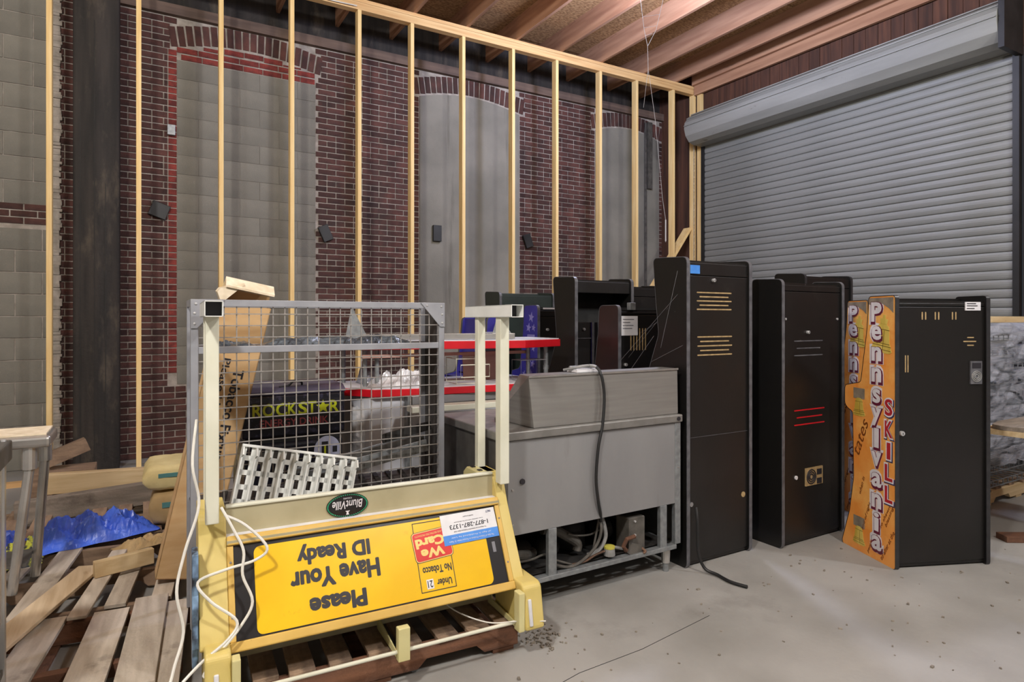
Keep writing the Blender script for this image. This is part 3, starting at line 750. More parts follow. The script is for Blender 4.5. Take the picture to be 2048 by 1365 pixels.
MB().box(0.0, PW-0.035, -0.004, 0.04, 0.135, 0.16).build('base_rail', 'galvanized', pt, bevel=0.003)
MB().box(0.0, PW, PD-0.06, PD-0.02, 0.135, 0.16).build('base_rail', 'galvanized', pt)
for x in (0.0, PW-0.04): MB().box(x, x+0.04, 0.04, PD-0.06, 0.135, 0.16).build('base_rail', 'galvanized', pt)
for x in (0.27, 1.03): MB().box(x, x+0.05, 0.0, 0.028, 0.155, 0.395).build('upright', 'galvanized', pt, bevel=0.003)
for x in (0.06, PW-0.075):
    for y in (0.045, PD-0.06):
        lg = MB().cyl((x, y, 0.05), (x, y, 0.135), 0.024, 14, 0.028).build('leg', 'bright_steel', pt, smooth=False)
        MB().cyl((x, y, 0.0), (x, y, 0.05), 0.017, 12).build('foot', 'galvanized', lg)
# raised lid housing
hd = MB().add([(0.195, 0.02, 0.906), (PW-0.0, 0.02, 0.906), (PW-0.0, 0.40, 0.906), (0.175, 0.40, 0.906), (0.165, 0.025, 1.168), (PW-0.0, 0.025, 1.168), (PW-0.0, 0.16, 1.168), (0.165+0.03, 0.16, 1.168)],
              [(3,2,1,0), (4,5,6,7), (0,1,5,4), (1,2,6,5), (2,3,7,6), (3,0,4,7)]).build('lid_housing', 'steel', pt, bevel=0.004)
MB().box(0.165, PW, 0.018, 0.024, 1.160, 1.170).build('lid_rim', 'bright_steel', pt)
MB().cyl((0.115, -0.004, 0.655), (0.115, 0.006, 0.655), 0.014, 14).build('plug', 'ink', pt)
MB().cyl((PW-0.03, -0.018, 0.883), (PW-0.03, -0.01, 0.883), 0.012, 12).build('plug', 'ink', pt)
for x, z in ((0.06, 0.62), (PW-0.02, 0.60), (0.06, 0.45)): MB().cyl((x, -0.002, z), (x, 0.004, z), 0.005, 8).build('rivet', 'bright_steel', pt)
# machinery in the open base
cp = MB(); cp.cyl((0.60, 0.30, 0.17), (0.60, 0.30, 0.27), 0.10, 18).ball((0.60, 0.30, 0.27), 0.10, 0.10, 0.075, 18, 8)
cp.build('compressor', 'grimy_black', pt, smooth=True)
MB().cyl((0.74, 0.22, 0.25), (0.82, 0.22, 0.25), 0.055, 16).build('fan_motor', 'grimy_black', pt)
MB().prism(rrect(0.815, 0.93, 0.155, 0.355, 0.006, 2), 0.02, 0.13, 'y').build('control_box', 'grimy_grey', pt, bevel=0.003)
MB().prism([(0.80, 0.17), (0.845, 0.14), (0.90, 0.15), (0.90, 0.20), (0.83, 0.22)], 0.01, 0.02, 'y').build('bracket', 'grimy_grey', pt)
for x, z in ((0.855, 0.335), (0.855, 0.20), (0.855, 0.26)): MB().cyl((x, 0.012, z), (x, 0.021, z), 0.006, 8).build('screw', 'lock_metal', pt)
MB().tube([(0.84, 0.0, 0.26+0.0), (0.79, 0.01, 0.25), (0.775, 0.02, 0.21), (0.80, 0.03, 0.18), (0.84, 0.03, 0.17)], 0.012, 8).build('fan_guard', 'rust', pt)
MB().tube(smooth_path([(0.32, 0.14, 0.345), (0.40, 0.14, 0.33), (0.47, 0.14, 0.29), (0.54, 0.13, 0.24), (0.54, 0.13, 0.20)]), 0.026, 12).build('insulated_pipe', 'grimy_grey', pt)
MB().tube(smooth_path([(0.02, 0.12, 0.245), (0.12, 0.12, 0.25), (0.22, 0.14, 0.23), (0.30, 0.2, 0.21)]), 0.026, 12).build('insulated_pipe', 'grimy_grey', pt)
MB().ball((0.22, 0.2, 0.24), 0.07, 0.06, 0.05).ball((0.40, 0.22, 0.21), 0.08, 0.06, 0.06).build('receiver_tank', 'grimy_black', pt, smooth=True)
for pts, r, m in (([(0.62, 0.05, 0.395), (0.63, 0.03, 0.33), (0.60, 0.03, 0.25), (0.52, 0.03, 0.19), (0.43, 0.03, 0.165), (0.34, 0.03, 0.19), (0.30, 0.06, 0.22)], 0.008, 'grimy_grey'),
                  ([(0.645, 0.05, 0.395), (0.66, 0.04, 0.33), (0.665, 0.04, 0.27), (0.63, 0.05, 0.21), (0.56, 0.06, 0.19)], 0.011, 'rubber_grey'),
                  ([(0.632, 0.05, 0.39), (0.62, 0.06, 0.30), (0.60, 0.06, 0.22)], 0.006, 'grimy_grey'),
                  ([(0.10, 0.10, 0.22), (0.2, 0.06, 0.235), (0.28, 0.05, 0.25), (0.34, 0.06, 0.21), (0.45, 0.05, 0.165)], 0.006, 'grimy_grey'),
                  ([(0.45, 0.05, 0.165), (0.52, 0.03, 0.175), (0.58, 0.02, 0.20), (0.65, 0.03, 0.205)], 0.006, 'copper'),
                  ([(0.46, 0.10, 0.31), (0.52, 0.10, 0.29), (0.60, 0.09, 0.285), (0.66, 0.09, 0.30)], 0.005, 'grimy_grey'),
                  ([(0.73, 0.06, 0.205), (0.78, 0.05, 0.19), (0.83, 0.04, 0.175)], 0.008, 'rubber_grey'),
                  ([(0.03, 0.06, 0.31), (0.06, 0.05, 0.315), (0.05, 0.05, 0.30)], 0.010, 'copper'),
                  ([(0.90, 0.02, 0.18), (0.915, 0.0, 0.165), (0.90, 0.0, 0.155)], 0.008, 'copper')):
    MB().tube(smooth_path(pts, 5), r, 8).build('hose', m, pt)
MB().cyl((0.685, 0.03, 0.175), (0.685, 0.03, 0.215), 0.032, 14, 0.028).build('filter_drier', 'rubber_grey', pt, bevel=0.004)
MB().cyl((0.685, 0.03, 0.215), (0.685, 0.03, 0.226), 0.030, 14).build('warning_tag', 'yellow_tag', pt)
MB().box(0.05, PW-0.05, 0.05, PD-0.08, 0.160, 0.166).build('base_pan', 'grimy_black', pt)
cable = [(2.075-1.46+0.22, 0.02, 1.170)]
cable = smooth_path([(0.54, 0.13, 1.192), (0.56, 0.09, 1.20), (0.595, 0.04, 1.20), (0.608, 0.006, 1.16), (0.622, -0.004, 1.05), (0.605, -0.012, 0.90), (0.575, -0.014, 0.78), (0.560, -0.014, 0.62), (0.575, -0.012, 0.50), (0.60, 0.0, 0.42), (0.625, 0.03, 0.37)], 6)
MB().tube(cable[:14], 0.0085, 8).build('power_cable', 'rubber_grey', pt)
MB().tube(cable[13:], 0.0085, 8).build('power_cable', 'rubber_black', pt)
MB().tube(smooth_path([(0.46, 0.14, 1.18), (0.50, 0.08, 1.195), (0.56, 0.06, 1.205), (0.62, 0.10, 1.195), (0.60, 0.14, 1.193), (0.50, 0.14, 1.193)], 6), 0.007, 8).build('coiled_cable', 'rubber_grey', pt)
MB().box(0.49, 0.64, 0.06, 0.15, 1.170, 1.186).build('cable_tray', 'white_label', pt)
# second cable from the tall cabinet onto the floor
cb2 = MB().tube(smooth_path([(2.78, 2.60, 0.36), (2.765, 2.575, 0.28), (2.755, 2.56, 0.12), (2.775, 2.53, 0.03), (2.80, 2.46, 0.012), (2.79, 2.36, 0.010), (2.815, 2.27, 0.010)], 6), 0.009, 8).build('power_cord', 'rubber_black')
tag(cb2, 'black power cord hanging from the tallest cabinet onto the floor', 'cord')

# ------------------------------------------------------------------ pallets
pm_cache = {}
def pallet(name, label, loc, rz, L, D, top, mt='pallet_wood', group='wooden pallets', skip=(), tops=7, tw=0.095, rot=None, ang=None):
    """stringers along x (front, middle, back), deck boards along y"""
    t = thing(name, label, 'pallet', loc, rz, group)
    h = 0.09
    for y in (0.0, D/2-0.02, D-0.04):
        st = [(0, 0), (L*0.13, 0), (L*0.16, 0.035), (L*0.34, 0.035), (L*0.37, 0), (L*0.63, 0), (L*0.66, 0.035), (L*0.84, 0.035), (L*0.87, 0), (L, 0), (L, h), (0, h)]
        MB().prism([(a, b+0.018) for a, b in st], y, y+0.04, 'y').build('stringer', mt if isinstance(mt, str) else mt[1], t, bevel=0.002)
    for i in range(tops):
        if i in skip: continue
        x = i*(L-tw)/(tops-1); w = tw*random.uniform(0.85, 1.1)
        bm_ = MB().box(-w/2, w/2, -D/2, D/2, 0, 0.018)
        o = bm_.build('deck_board', mt if isinstance(mt, str) else mt[0], t, bevel=0.002)
        o.location = (x+tw/2, D/2+random.uniform(-0.012, 0.012), h+0.018); o.rotation_euler = (0, 0, R(random.uniform(-1.2, 1.2)))
    for x in (0.02, L/2-0.05, L-0.12):
        MB().box(x, x+0.10, 0.002, D-0.002, 0, 0.017).build('bottom_board', mt if isinstance(mt, str) else mt[1], t, bevel=0.002)
    return t
mat('pallet_deck', (164,138,112), (132,108,88), rough=0.85, scale=(26, 3, 26), rnd=0.2, bump=0.3, bscale=60, stain=(74,60,50), stain_scale=4, stain_lo=0.58, stain_hi=0.75)
mat('grey_deck', (200,188,172), (170,157,141), rough=0.88, scale=(26, 3, 26), rnd=0.2, bump=0.3, bscale=60, stain=(96,84,74), stain_scale=3, stain_lo=0.6, stain_hi=0.75)
pallet('pallet', 'brown wooden pallet under the upside-down cream sign fixture', (0.20, 2.465, 0), -4, 1.24, 1.0, 0.12, ('pallet_deck', 'pallet_red'), tops=9)

# ------------------------------------------------------------------ upside-down cream sign fixture
DS = thing('sign_fixture', 'upside-down cream and yellow lighted header standing on a pallet', 'display fixture', (0.227, 2.30, 0.129), -2.5)
IW = 1.135; X0 = 0.04; X1 = X0+IW
UP = [(0.105, 0.165), (0.27, 0.475), (0.31, 0.575), (0.34, 0.60), (0.52, 0.60), (0.545, 0.56), (0.545, 0.165)]
FT = [(0.0, 0.0), (0.03, 0.175), (0.05, 0.19), (0.30, 0.19), (0.30, 0.0)]
for a, b in ((X0-0.095, X0), (X1, X1+0.052)):
    e = MB().prism(rough_poly(UP, 0.025, 3), a, b, 'x').build('end_cap', 'cream_yellow', DS, bevel=0.012, seg=3)
    f = MB().prism(rough_poly(FT, 0.02, 3), a+(0.012 if a < 0.5 else 0.0), b+(0.0 if a < 0.5 else 0.04), 'x').build('end_foot', 'cream_yellow', DS, bevel=0.010, seg=3)
    xi = b if a < 0.5 else a
    s_ = 1 if a < 0.5 else -1
    MB().box(min(xi, xi+0.028*s_), max(xi, xi+0.028*s_), 0.012, 0.06, 0.0, 0.165).build('foot_liner', 'cream_plastic', f, bevel=0.004)
    MB().cbox(((a+b)/2, 0.012, 0.075), (0.016, 0.012, 0.11), (-10, 0, 0)).build('foot_glide', 'white_label', f, bevel=0.004)
# sign box: lower edge (y .115, z .165), upper edge (y .27, z .475)
SB = Vector((X0, 0.118, 0.178)); ST = Vector((X0, 0.268, 0.472)); su = (ST-SB).normalized()
SM = frame(SB, (1, 0, 0), su); SL = (ST-SB).length       # z of this frame points out of the sign
sg = MB().box(0.022, IW-0.022, 0.0, SL, -0.02, 0.0, SM).build('sign_panel', 'sign_black', DS)
SX_, SY_ = (IW-0.044)/1.09, SL/0.30
def sp(x, y, z=0.0): return SM @ Matrix.Translation((0.022+x*SX_, y*SY_, z))
MB().prism([(0.022+p[0]*SX_, p[1]*SY_) for p in rrect(0.07, 1.022, 0.006, 0.286, 0.022)], 0.0002, 0.0012, 'z', SM).build('sign_face', 'sign_yellow', sg)
for s, x, y, w, h in (('Please', 0.365, 0.056, 0.218*SX_, 0.060*SY_), ('Have Your', 0.366, 0.148, 0.345*SX_, 0.066*SY_), ('ID Ready', 0.366, 0.232, 0.285*SX_, 0.072*SY_)):
    text(s, sp(x, y, 0.0016), 0.08, 'ink', sg, rot=180, bold=0.0012, fit=(w, h), extrude=0.0003, smear=0.0026)
fr = MB()
for a, b, c_, d in ((0.695, 0.85, 0.024, 0.027), (0.695, 0.85, 0.275, 0.278), (0.695, 0.698, 0.024, 0.278), (0.847, 0.85, 0.024, 0.278)):
    fr.box(0.022+a*SX_, 0.022+b*SX_, c_*SY_, d*SY_, 0.0012, 0.0018, SM)
fr.build('sign_rule', 'ink', sg)
rm_ = sp(0.772, 0.190, 0.0018) @ Matrix.Rotation(R(4), 4, 'Z')
MB().prism(rrect(-0.086, 0.086, -0.062, 0.062, 0.016), 0, 0.0006, 'z', rm_).build('sign_badge', 'ink', sg)
MB().prism(rrect(-0.084, 0.084, -0.060, 0.060, 0.015), 0, 0.0009, 'z', rm_).build('sign_badge', 'sign_tan', sg)
MB().prism(rrect(-0.081, 0.081, -0.057, 0.057, 0.013), 0, 0.0012, 'z', rm_).build('sign_badge', 'sign_red', sg)
text('We', rm_ @ Matrix.Translation((-0.005, -0.030, 0.0016)), 0.06, 'sign_tan', sg, rot=180, bold=0.001, smear=0.002, fit=(0.105, 0.038), extrude=0.0003)
text('Card', rm_ @ Matrix.Translation((-0.008, 0.014, 0.0016)), 0.06, 'sign_tan', sg, rot=180, bold=0.001, smear=0.002, fit=(0.13, 0.040), extrude=0.0003)
text('FOR AGE RESTRICTED PRODUCTS', rm_ @ Matrix.Translation((0.0, 0.045, 0.0016)), 0.02, 'sign_tan', sg, rot=180, fit=(0.14, 0.007), extrude=0.0003)
text('No Tobacco', sp(0.777, 0.099, 0.0018), 0.05, 'ink', sg, rot=180, smear=0.0013, fit=(0.128*SX_, 0.028*SY_), extrude=0.0003)
text('Under', sp(0.800, 0.050, 0.0018), 0.05, 'ink', sg, rot=180, smear=0.0013, fit=(0.066*SX_, 0.025*SY_), extrude=0.0003)
MB().box(0.722*SX_+0.022, 0.752*SX_+0.022, 0.034*SY_, 0.068*SY_, 0.0012, 0.002, SM).build('number_sticker', 'white_label', sg)
text('21', sp(0.737, 0.051, 0.0022), 0.05, 'ink', sg, rot=180, bold=0.0008, fit=(0.022*SX_, 0.025*SY_), extrude=0.0003)
MB().box(1.045*SX_+0.022, 1.06*SX_+0.022, 0.12*SY_, 0.16*SY_, 0.0002, 0.001, SM).build('barcode_sticker', 'ink_faint', sg)
for y0, y1 in ((-0.034, 0.0), (SL, SL+0.034)):
    MB().box(0.0, IW, y0, y1, -0.03, 0.018, SM).build('frame_rail', 'sign_frame', DS, bevel=0.005)
for x0, x1 in ((0.0, 0.022), (IW-0.022, IW)):
    st_ = MB().box(x0, x1, 0.0, SL, -0.03, 0.008, SM).build('frame_stile', 'sign_frame', DS, bevel=0.003)
    for y in (0.08, 0.27): MB().cyl(SM @ Vector(((x0+x1)/2, y, 0.006)), SM @ Vector(((x0+x1)/2, y, 0.010)), 0.004, 8).build('screw', 'ink_faint', st_)
# notice card taped to the sign
cM = sp(0.955, 0.234, 0.003) @ Matrix.Rotation(R(1.0), 4, 'Z')
cw, chh = 0.262*SX_/2, 0.116*SY_/2
cdn = MB().box(-cw, cw, -chh, chh, 0.0, 0.0012, cM).build('notice_card', 'white_label', DS)
MB().box(-cw, cw, -chh, -chh*0.36, 0.0012, 0.0018, cM).build('blue_band', 'blue_tape', cdn)
text('1-877-287-1373', cM @ Matrix.Translation((-0.002, 0.008, 0.0016)), 0.03, 'ink', cdn, rot=180, bold=0.0005, fit=(0.185, 0.019), extrude=0.0003)
for s, y, w, h, m in (('To Report an Unlawful Tobacco Sale Call', -0.012, 0.155, 0.006, 'ink'), ('Your identity will not be disclosed', 0.027, 0.14, 0.006, 'ink_faint'), ('The Sale of Tobacco Products to Persons Under 21 Years', -0.052, 0.215, 0.007, 'letter_white'), ('of Age Is Prohibited by Law', -0.036, 0.19, 0.007, 'letter_white'), ('health.pa.gov', 0.045, 0.05, 0.006, 'ink')):
    text(s, cM @ Matrix.Translation((0, y, 0.0022)), 0.02, m, cdn, rot=180, fit=(w, h), extrude=0.0003, res=2)
text('PACT', cM @ Matrix.Translation((0.10, 0.050, 0.002)), 0.02, 'letter_navy', cdn, rot=180, bold=0.0006, fit=(0.024, 0.009), extrude=0.0003)
# trough above the sign
tr = MB().box(X0, X1, 0.325, 0.335, 0.455, 0.600).build('trough_panel', 'trough_grey', DS)
MB().box(X0, X1, 0.255, 0.325, 0.482, 0.495).build('trough_floor', 'trough_grey', DS)
MB().box(X0, X1, 0.295, 0.325, 0.495, 0.502).build('trough_strip', 'white_label', DS)
MB().box(X0, X1, 0.318, 0.345, 0.600, 0.612).build('trough_rim', 'post_cream', DS, bevel=0.004)
MB().box(X0, X1, 0.53, 0.54, 0.17, 0.55).build('back_panel', 'trough_grey', DS)
MB().box(X0, X1, 0.34, 0.53, 0.30, 0.31).build('inner_floor', 'trough_grey', DS)
# oval badge, upside down
oM = frame((X0+0.462, 0.324, 0.549), (1, 0, 0), (0, 0.0, 1))
def oval(a, b, n=40): return [(a*math.cos(2*math.pi*i/n), b*math.sin(2*math.pi*i/n)) for i in range(n)]
ob = MB().prism(oval(0.086, 0.049), 0, 0.004, 'z', oM).build('oval_badge', 'sign_black', DS)
gl = MB()
for k in range(56):
    t = 2*math.pi*k/56
    gl.ball((0.081*math.cos(t), 0.044*math.sin(t), 0.0045), 0.0026, 0.0026, 0.0015, 6, 4, oM)
gl.build('badge_beads', 'bead_green', ob)
text('BluntVille', oM @ Matrix.Translation((0, 0.004, 0.0046)), 0.04, 'letter_white', ob, rot=180, fit=(0.125, 0.034), shear=0.2, extrude=0.0003, bold=0.0004)
text('CIGARS', oM @ Matrix.Translation((0, 0.030, 0.0046)), 0.02, 'letter_white', ob, rot=180, fit=(0.035, 0.006), extrude=0.0003)
MB().prism([(-0.006, -0.038), (0.006, -0.038), (0.003, -0.028), (0.010, -0.022), (-0.010, -0.022), (-0.003, -0.028)], 0.004, 0.005, 'z', oM).build('badge_mark', 'letter_white', ob)
# grey apron, mid bracket and white rod under the sign
MB().box(X0, X1, 0.34, 0.352, 0.012, 0.13).build('apron', 'trough_grey', DS)
MB().box(X0, X1, 0.20, 0.345, 0.148, 0.158).build('under_panel', 'steel_dull', DS)
MB().cyl((X0-0.0, 0.052, 0.032), (X1+0.005, 0.052, 0.032), 0.0075, 10).build('rod', 'post_cream', DS)
mb_ = MB().box(0.628, 0.675, 0.030, 0.064, 0.0, 0.128).build('mid_post', 'cream_plastic', DS, bevel=0.003)
MB().prism([(0.06, 0.0), (0.34, 0.0), (0.34, 0.14), (0.30, 0.14), (0.30, 0.05), (0.06, 0.02)], 0.632, 0.637, 'x').build('bracket_web', 'cream_plastic', mb_)
MB().prism([(0.06, 0.0), (0.34, 0.0), (0.34, 0.14), (0.32, 0.14), (0.30, 0.03), (0.06, 0.018)], X1-0.016, X1-0.010, 'x').build('bracket_web', 'cream_plastic', DS)
MB().tube(smooth_path([(0.86, 0.33, 0.13), (0.93, 0.20, 0.07), (1.03, 0.08, 0.045), (1.14, 0.04, 0.04), (1.27, 0.00, 0.03)], 6), 0.0028, 6).build('loose_wire', 'white_cord', DS)
# corner posts and cross tubes
for xs in (X0-0.05, X1+0.022):
    for y, w, h in ((0.265, 0.046, 0.052), (0.505, 0.040, 0.040)):
        p = MB().box(xs-w/2, xs+w/2, y-h/2, y+h/2, 0.57, 1.335).build('post', 'post_cream', DS, bevel=0.004)
        for k in range(14):
            z = 0.62+k*0.028
            if y > 0.4 or xs < 0.5: MB().cyl((xs+w/2-0.002, y, z), (xs+w/2+0.0006, y, z), 0.004, 6).build('slot_hole', 'ink', p)
    ct = MB(); y0, y1, zz, w2, h2, th = 0.12, 0.62, 1.36, 0.030, 0.028, 0.003
    for a in ((-w2, w2, h2-th, h2), (-w2, w2, -h2, -h2+th), (-w2, -w2+th, -h2, h2), (w2-th, w2, -h2, h2)):
        ct.box(xs+a[0], xs+a[1], y0, y1, zz+a[2], zz+a[3])
    ctb = ct.build('cross_tube', 'white_plastic', DS)
    MB().box(xs-w2+th, xs+w2-th, y0+0.06, y0+0.065, zz-h2+th, zz+h2-th).build('tube_inside', 'ink', ctb)
    for y in (0.265, 0.505):
        MB().prism(rrect(y-0.04, y+0.04, zz-0.012, zz+0.032, 0.012), xs+w2, xs+w2+0.004, 'x').build('bolt_plate', 'galvanized', ctb)
        MB().cyl((xs+w2+0.003, y, zz-0.0), (xs+w2+0.009, y, zz-0.0), 0.008, 8).build('bolt', 'grimy_black', ctb)
MB().prism([(0.38, 0.60), (0.52, 0.60), (0.56, 0.57), (0.56, 0.50), (0.38, 0.50)], X1-0.045, X1+0.045, 'x').build('rear_bracket', 'cream_plastic', DS, bevel=0.004)
for y in (0.42, 0.50): MB().box(X1-0.03, X1-0.01, y-0.012, y+0.012, 0.6005, 0.604).build('bracket_hole', 'ink', DS)
# white cords looping over the left end
for pts in ([(-0.06, 0.30, 0.95), (-0.075, 0.22, 0.80), (-0.055, 0.20, 0.66), (-0.10, 0.14, 0.52), (-0.125, 0.10, 0.40), (-0.105, 0.08, 0.27), (-0.135, 0.03, 0.17), (-0.145, -0.02, 0.10), (-0.06, -0.04, 0.05), (-0.03, -0.06, 0.0)],
            [(0.03, 0.24, 0.60), (0.10, 0.21, 0.56), (0.17, 0.17, 0.48), (0.13, 0.17, 0.44), (0.03, 0.15, 0.43), (-0.06, 0.14, 0.405), (-0.02, 0.10, 0.345), (0.06, 0.08, 0.27), (0.03, 0.06, 0.22), (-0.06, 0.05, 0.16), (-0.13, 0.02, 0.10), (-0.07, 0.05, 0.085), (0.04, 0.06, 0.095)],
            [(0.02, 0.24, 0.63), (0.06, 0.20, 0.55), (0.09, 0.17, 0.48), (0.085, 0.15, 0.40), (0.115, 0.12, 0.31), (0.075, 0.10, 0.24), (0.0, 0.07, 0.17), (-0.045, 0.05, 0.12), (0.0, 0.04, 0.125), (0.05, 0.07, 0.13)],
            [(-0.13, -0.0, 0.10), (-0.125, -0.05, 0.05), (-0.10, -0.09, 0.0), (-0.15, -0.12, -0.02), (-0.18, -0.08, -0.0), (-0.13, -0.05, -0.01), (-0.07, -0.10, -0.06)]):
    MB().tube(smooth_path(pts, 6), 0.0052, 7).build('power_cord', 'white_cord', DS)
fb = MB().prism([(-0.02+0.02*math.sin(i*1.7), 0.0) if False else (0.15+0.012*math.sin(i*1.9), 0.10+i*0.036) for i in range(12)] + [(0.24, 0.50), (0.24, 0.10)], X0-0.118, X0-0.097, 'x')
fb.build('film_bundle', 'foil_print', DS, bevel=0.004)

# ------------------------------------------------------------------ grey wire grid rack on the pallet
RK = thing('wire_grid_rack', 'grey steel rack with square wire grid front behind the sign fixture', 'rack', (0.185, 3.0, 0.128))
RW, RH, RD = 1.18, 1.41, 0.27
for x in (0, RW-0.03):
    for y in (0, RD-0.03):
        MB().box(x, x+0.03, y, y+0.03, 0, RH).build('upright', 'rack_grey', RK, bevel=0.002)
for y in (0.0, RD-0.03):
    MB().box(0.03, RW-0.03, y, y+0.03, RH-0.03, RH).build('top_rail', 'rack_grey', RK, bevel=0.002)
    MB().box(0.03, RW-0.03, y+0.004, y+0.03, 1.175, 1.205).build('shelf_rail', 'rack_grey', RK, bevel=0.002)
    MB().box(0.03, RW-0.03, y, y+0.03, 0.02, 0.05).build('bottom_rail', 'rack_grey', RK, bevel=0.002)
for x, s in ((0.0, 1), (RW, -1)):
    g = MB().prism([(x, RH), (x+s*0.135, RH), (x+s*0.025, RH-0.125), (x, RH-0.125)], -0.006, -0.002, 'y').build('gusset', 'rack_grey', RK, bevel=0.0015)
    for a, b in ((0.02, 0.02), (0.10, 0.015), (0.015, 0.06), (0.015, 0.105)):
        MB().ball((x+s*a, -0.006, RH-b), 0.006, 0.004, 0.006, 8, 6).build('rivet', 'lock_metal', g)
    MB().box(min(x, x+s*0.01), max(x, x+s*0.01), 0.03, RD-0.03, RH-0.03, RH).build('side_rail', 'rack_grey', RK)
MB().box(RW-0.008, RW-0.004, 0.03, RD-0.03, 0.0, RH-0.03).build('side_sheet', 'rack_side', RK)
gm = MB()
nx = 22
for i in range(nx+1):
    x = 0.03+i*(RW-0.06)/nx; gm.bar((x, 0.012, 0.03), (x, 0.012, RH-0.02), 0.0045, 0.0045)
k = 0
z = 0.06
while z < RH-0.03:
    gm.bar((0.02, 0.007, z), (RW-0.02, 0.007, z), 0.0045, 0.0045); z += 0.0515
gm.build('wire_grid', 'wire_steel', RK)
MB().box(0.01, RW-0.01, 0.03, RD-0.01, 0.50, 0.506).build('lower_shelf', 'rack_side', RK)
for i in range(16):
    MB().bar((0.05+i*0.072, 0.03, 0.512), (0.09+i*0.072, RD-0.02, 0.512), 0.022, 0.008).build('shelf_slat', 'grimy_black', RK)
MB().box(0.02, RW-0.02, 0.03, RD-0.02, 1.196, 1.203).build('upper_shelf', 'rack_side', RK)
# crumpled film lying on the upper shelf
def crumple(name, label, cat, loc, L, D_, H, mt, nxs=26, nys=8, seed=1, group=None, rz=0, rot=None, sub=True, flat=0.0):
    rnd = random.Random(seed); m = MB(); vs = []; fs = []; nxs *= 2; nys *= 2
    for i in range(nxs+1):
        for j in range(nys+1):
            u = i/nxs; v = j/nys
            e = (1-abs(2*u-1)**4)*(1-abs(2*v-1)**3)
            q = Vector((L*u*7/max(L, 0.3)+seed*3.7, D_*v*7/max(L, 0.3), seed*1.3))
            w_ = 0.45+0.75*noise.noise(q)+0.35*(0.5-abs(noise.noise(q*2.0)))+0.14*noise.noise(q*4.3)
            z = e*H*min(1.0, max(0.12, w_))+flat
            vs.append((L*(u-0.5)*(1+0.16*noise.noise(Vector((v*3, seed, 0)))), D_*(v-0.5)*(1+0.22*noise.noise(Vector((u*4, seed, 5)))), z))
    for i in range(nxs):
        for j in range(nys):
            a = i*(nys+1)+j; fs.append((a, a+nys+1, a+nys+2, a+1))
    b = len(vs); vs += [(v_[0], v_[1], 0.0) for v_ in vs[:]]
    fs += [(f[3]+b, f[2]+b, f[1]+b, f[0]+b) for f in fs[:]]
    rim = [i*(nys+1) for i in range(nxs+1)] + [nxs*(nys+1)+j for j in range(1, nys+1)] + [i*(nys+1)+nys for i in range(nxs-1, -1, -1)] + [j for j in range(nys-1, 0, -1)]
    for i in range(len(rim)):
        p, q = rim[i], rim[(i+1) % len(rim)]; fs.append((p, p+b, q+b, q))
    m.add(vs, fs); o = m.build(name, mt)
    o.location = loc; o.rotation_euler = rot if rot else (0, 0, R(rz))
    if label: tag(o, label, cat, group)
    return o
mat('grey_film', (104,112,118), (62,68,74), rough=0.22, scale=9, bump=0.8, bscale=30, spec=0.8)
crumple('plastic_film', 'crumpled grey plastic film lying along the upper shelf of the wire rack', 'film', (0.86, 3.14, 1.3315), 0.78, 0.19, 0.055, 'grey_film', 40, 6, 3)
crumple('plastic_film', 'small strip of dark film at the left end of the rack shelf', 'film', (0.36, 3.14, 1.3315), 0.2, 0.15, 0.03, 'grey_film', 12, 5, 4)

# grey metal strips lying diagonally inside the rack
for i, (p, q, w, m) in enumerate((((0.66, 3.08, 0.675), (1.30, 3.07, 0.78), 0.035, 'steel_dull'), ((0.68, 3.12, 0.70), (1.31, 3.11, 0.80), 0.030, 'galvanized'), ((0.70, 3.16, 0.73), (1.32, 3.17, 0.815), 0.028, 'steel_dull'), ((0.62, 3.20, 0.70), (1.29, 3.20, 0.82), 0.030, 'galvanized'), ((1.05, 3.06, 0.85), (1.33, 3.10, 0.89), 0.045, 'grimy_black'))):
    d = (Vector(q)-Vector(p)); L_ = d.length
    t = MB().bar(p, q, 0.012, w).build('metal_strip', m, bevel=0.001)
    tag(t, ['front grey shelf strip leaning inside the wire rack', 'second galvanised shelf strip leaning inside the wire rack', 'third grey shelf strip leaning inside the wire rack', 'rear galvanised shelf strip leaning inside the wire rack', 'short black perforated strip at the right end of the wire rack'][i], 'metal strip', 'metal strips in the rack')

# ------------------------------------------------------------------ white plastic louvre grid
WG = thing('plastic_grid', 'white plastic slotted shelf grid leaning behind the cream header', 'plastic grid', (0.30, 2.925, 0.52), 0, rot=(R(-8), R(13.0), 0))
GW, GH = 0.52, 0.40
MB().box(0, GW, -0.012, 0.012, GH-0.012, GH).build('top_rim', 'white_plastic', WG, bevel=0.002)
MB().box(0, GW, -0.012, 0.012, 0.0, 0.012).build('bottom_rim', 'white_plastic', WG, bevel=0.002)
for i in range(10):
    x = i*(GW-0.006)/9
    MB().box(x, x+0.006, -0.03, 0.012, 0.012, GH-0.012).build('rib', 'white_plastic', WG)
    MB().prism([(-0.03, GH-0.012), (-0.055, GH-0.045), (-0.03, GH-0.055)], x, x+0.006, 'x').build('clip_fin', 'white_plastic', WG)
for i in range(9):
    x = i*(GW-0.006)/9+0.006; w = (GW-0.006)/9-0.006
    lad = MB()
    for k in range(6): lad.box(x, x+w, 0.0, 0.004, 0.02+k*0.062, 0.02+k*0.062+0.022)
    lad.box(x+w*0.0, x+w*0.32, 0.0, 0.004, 0.012, GH-0.012); lad.box(x+w*0.72, x+w, 0.0, 0.004, 0.012, GH-0.012)
    lad.build('slotted_web', 'white_plastic', WG)

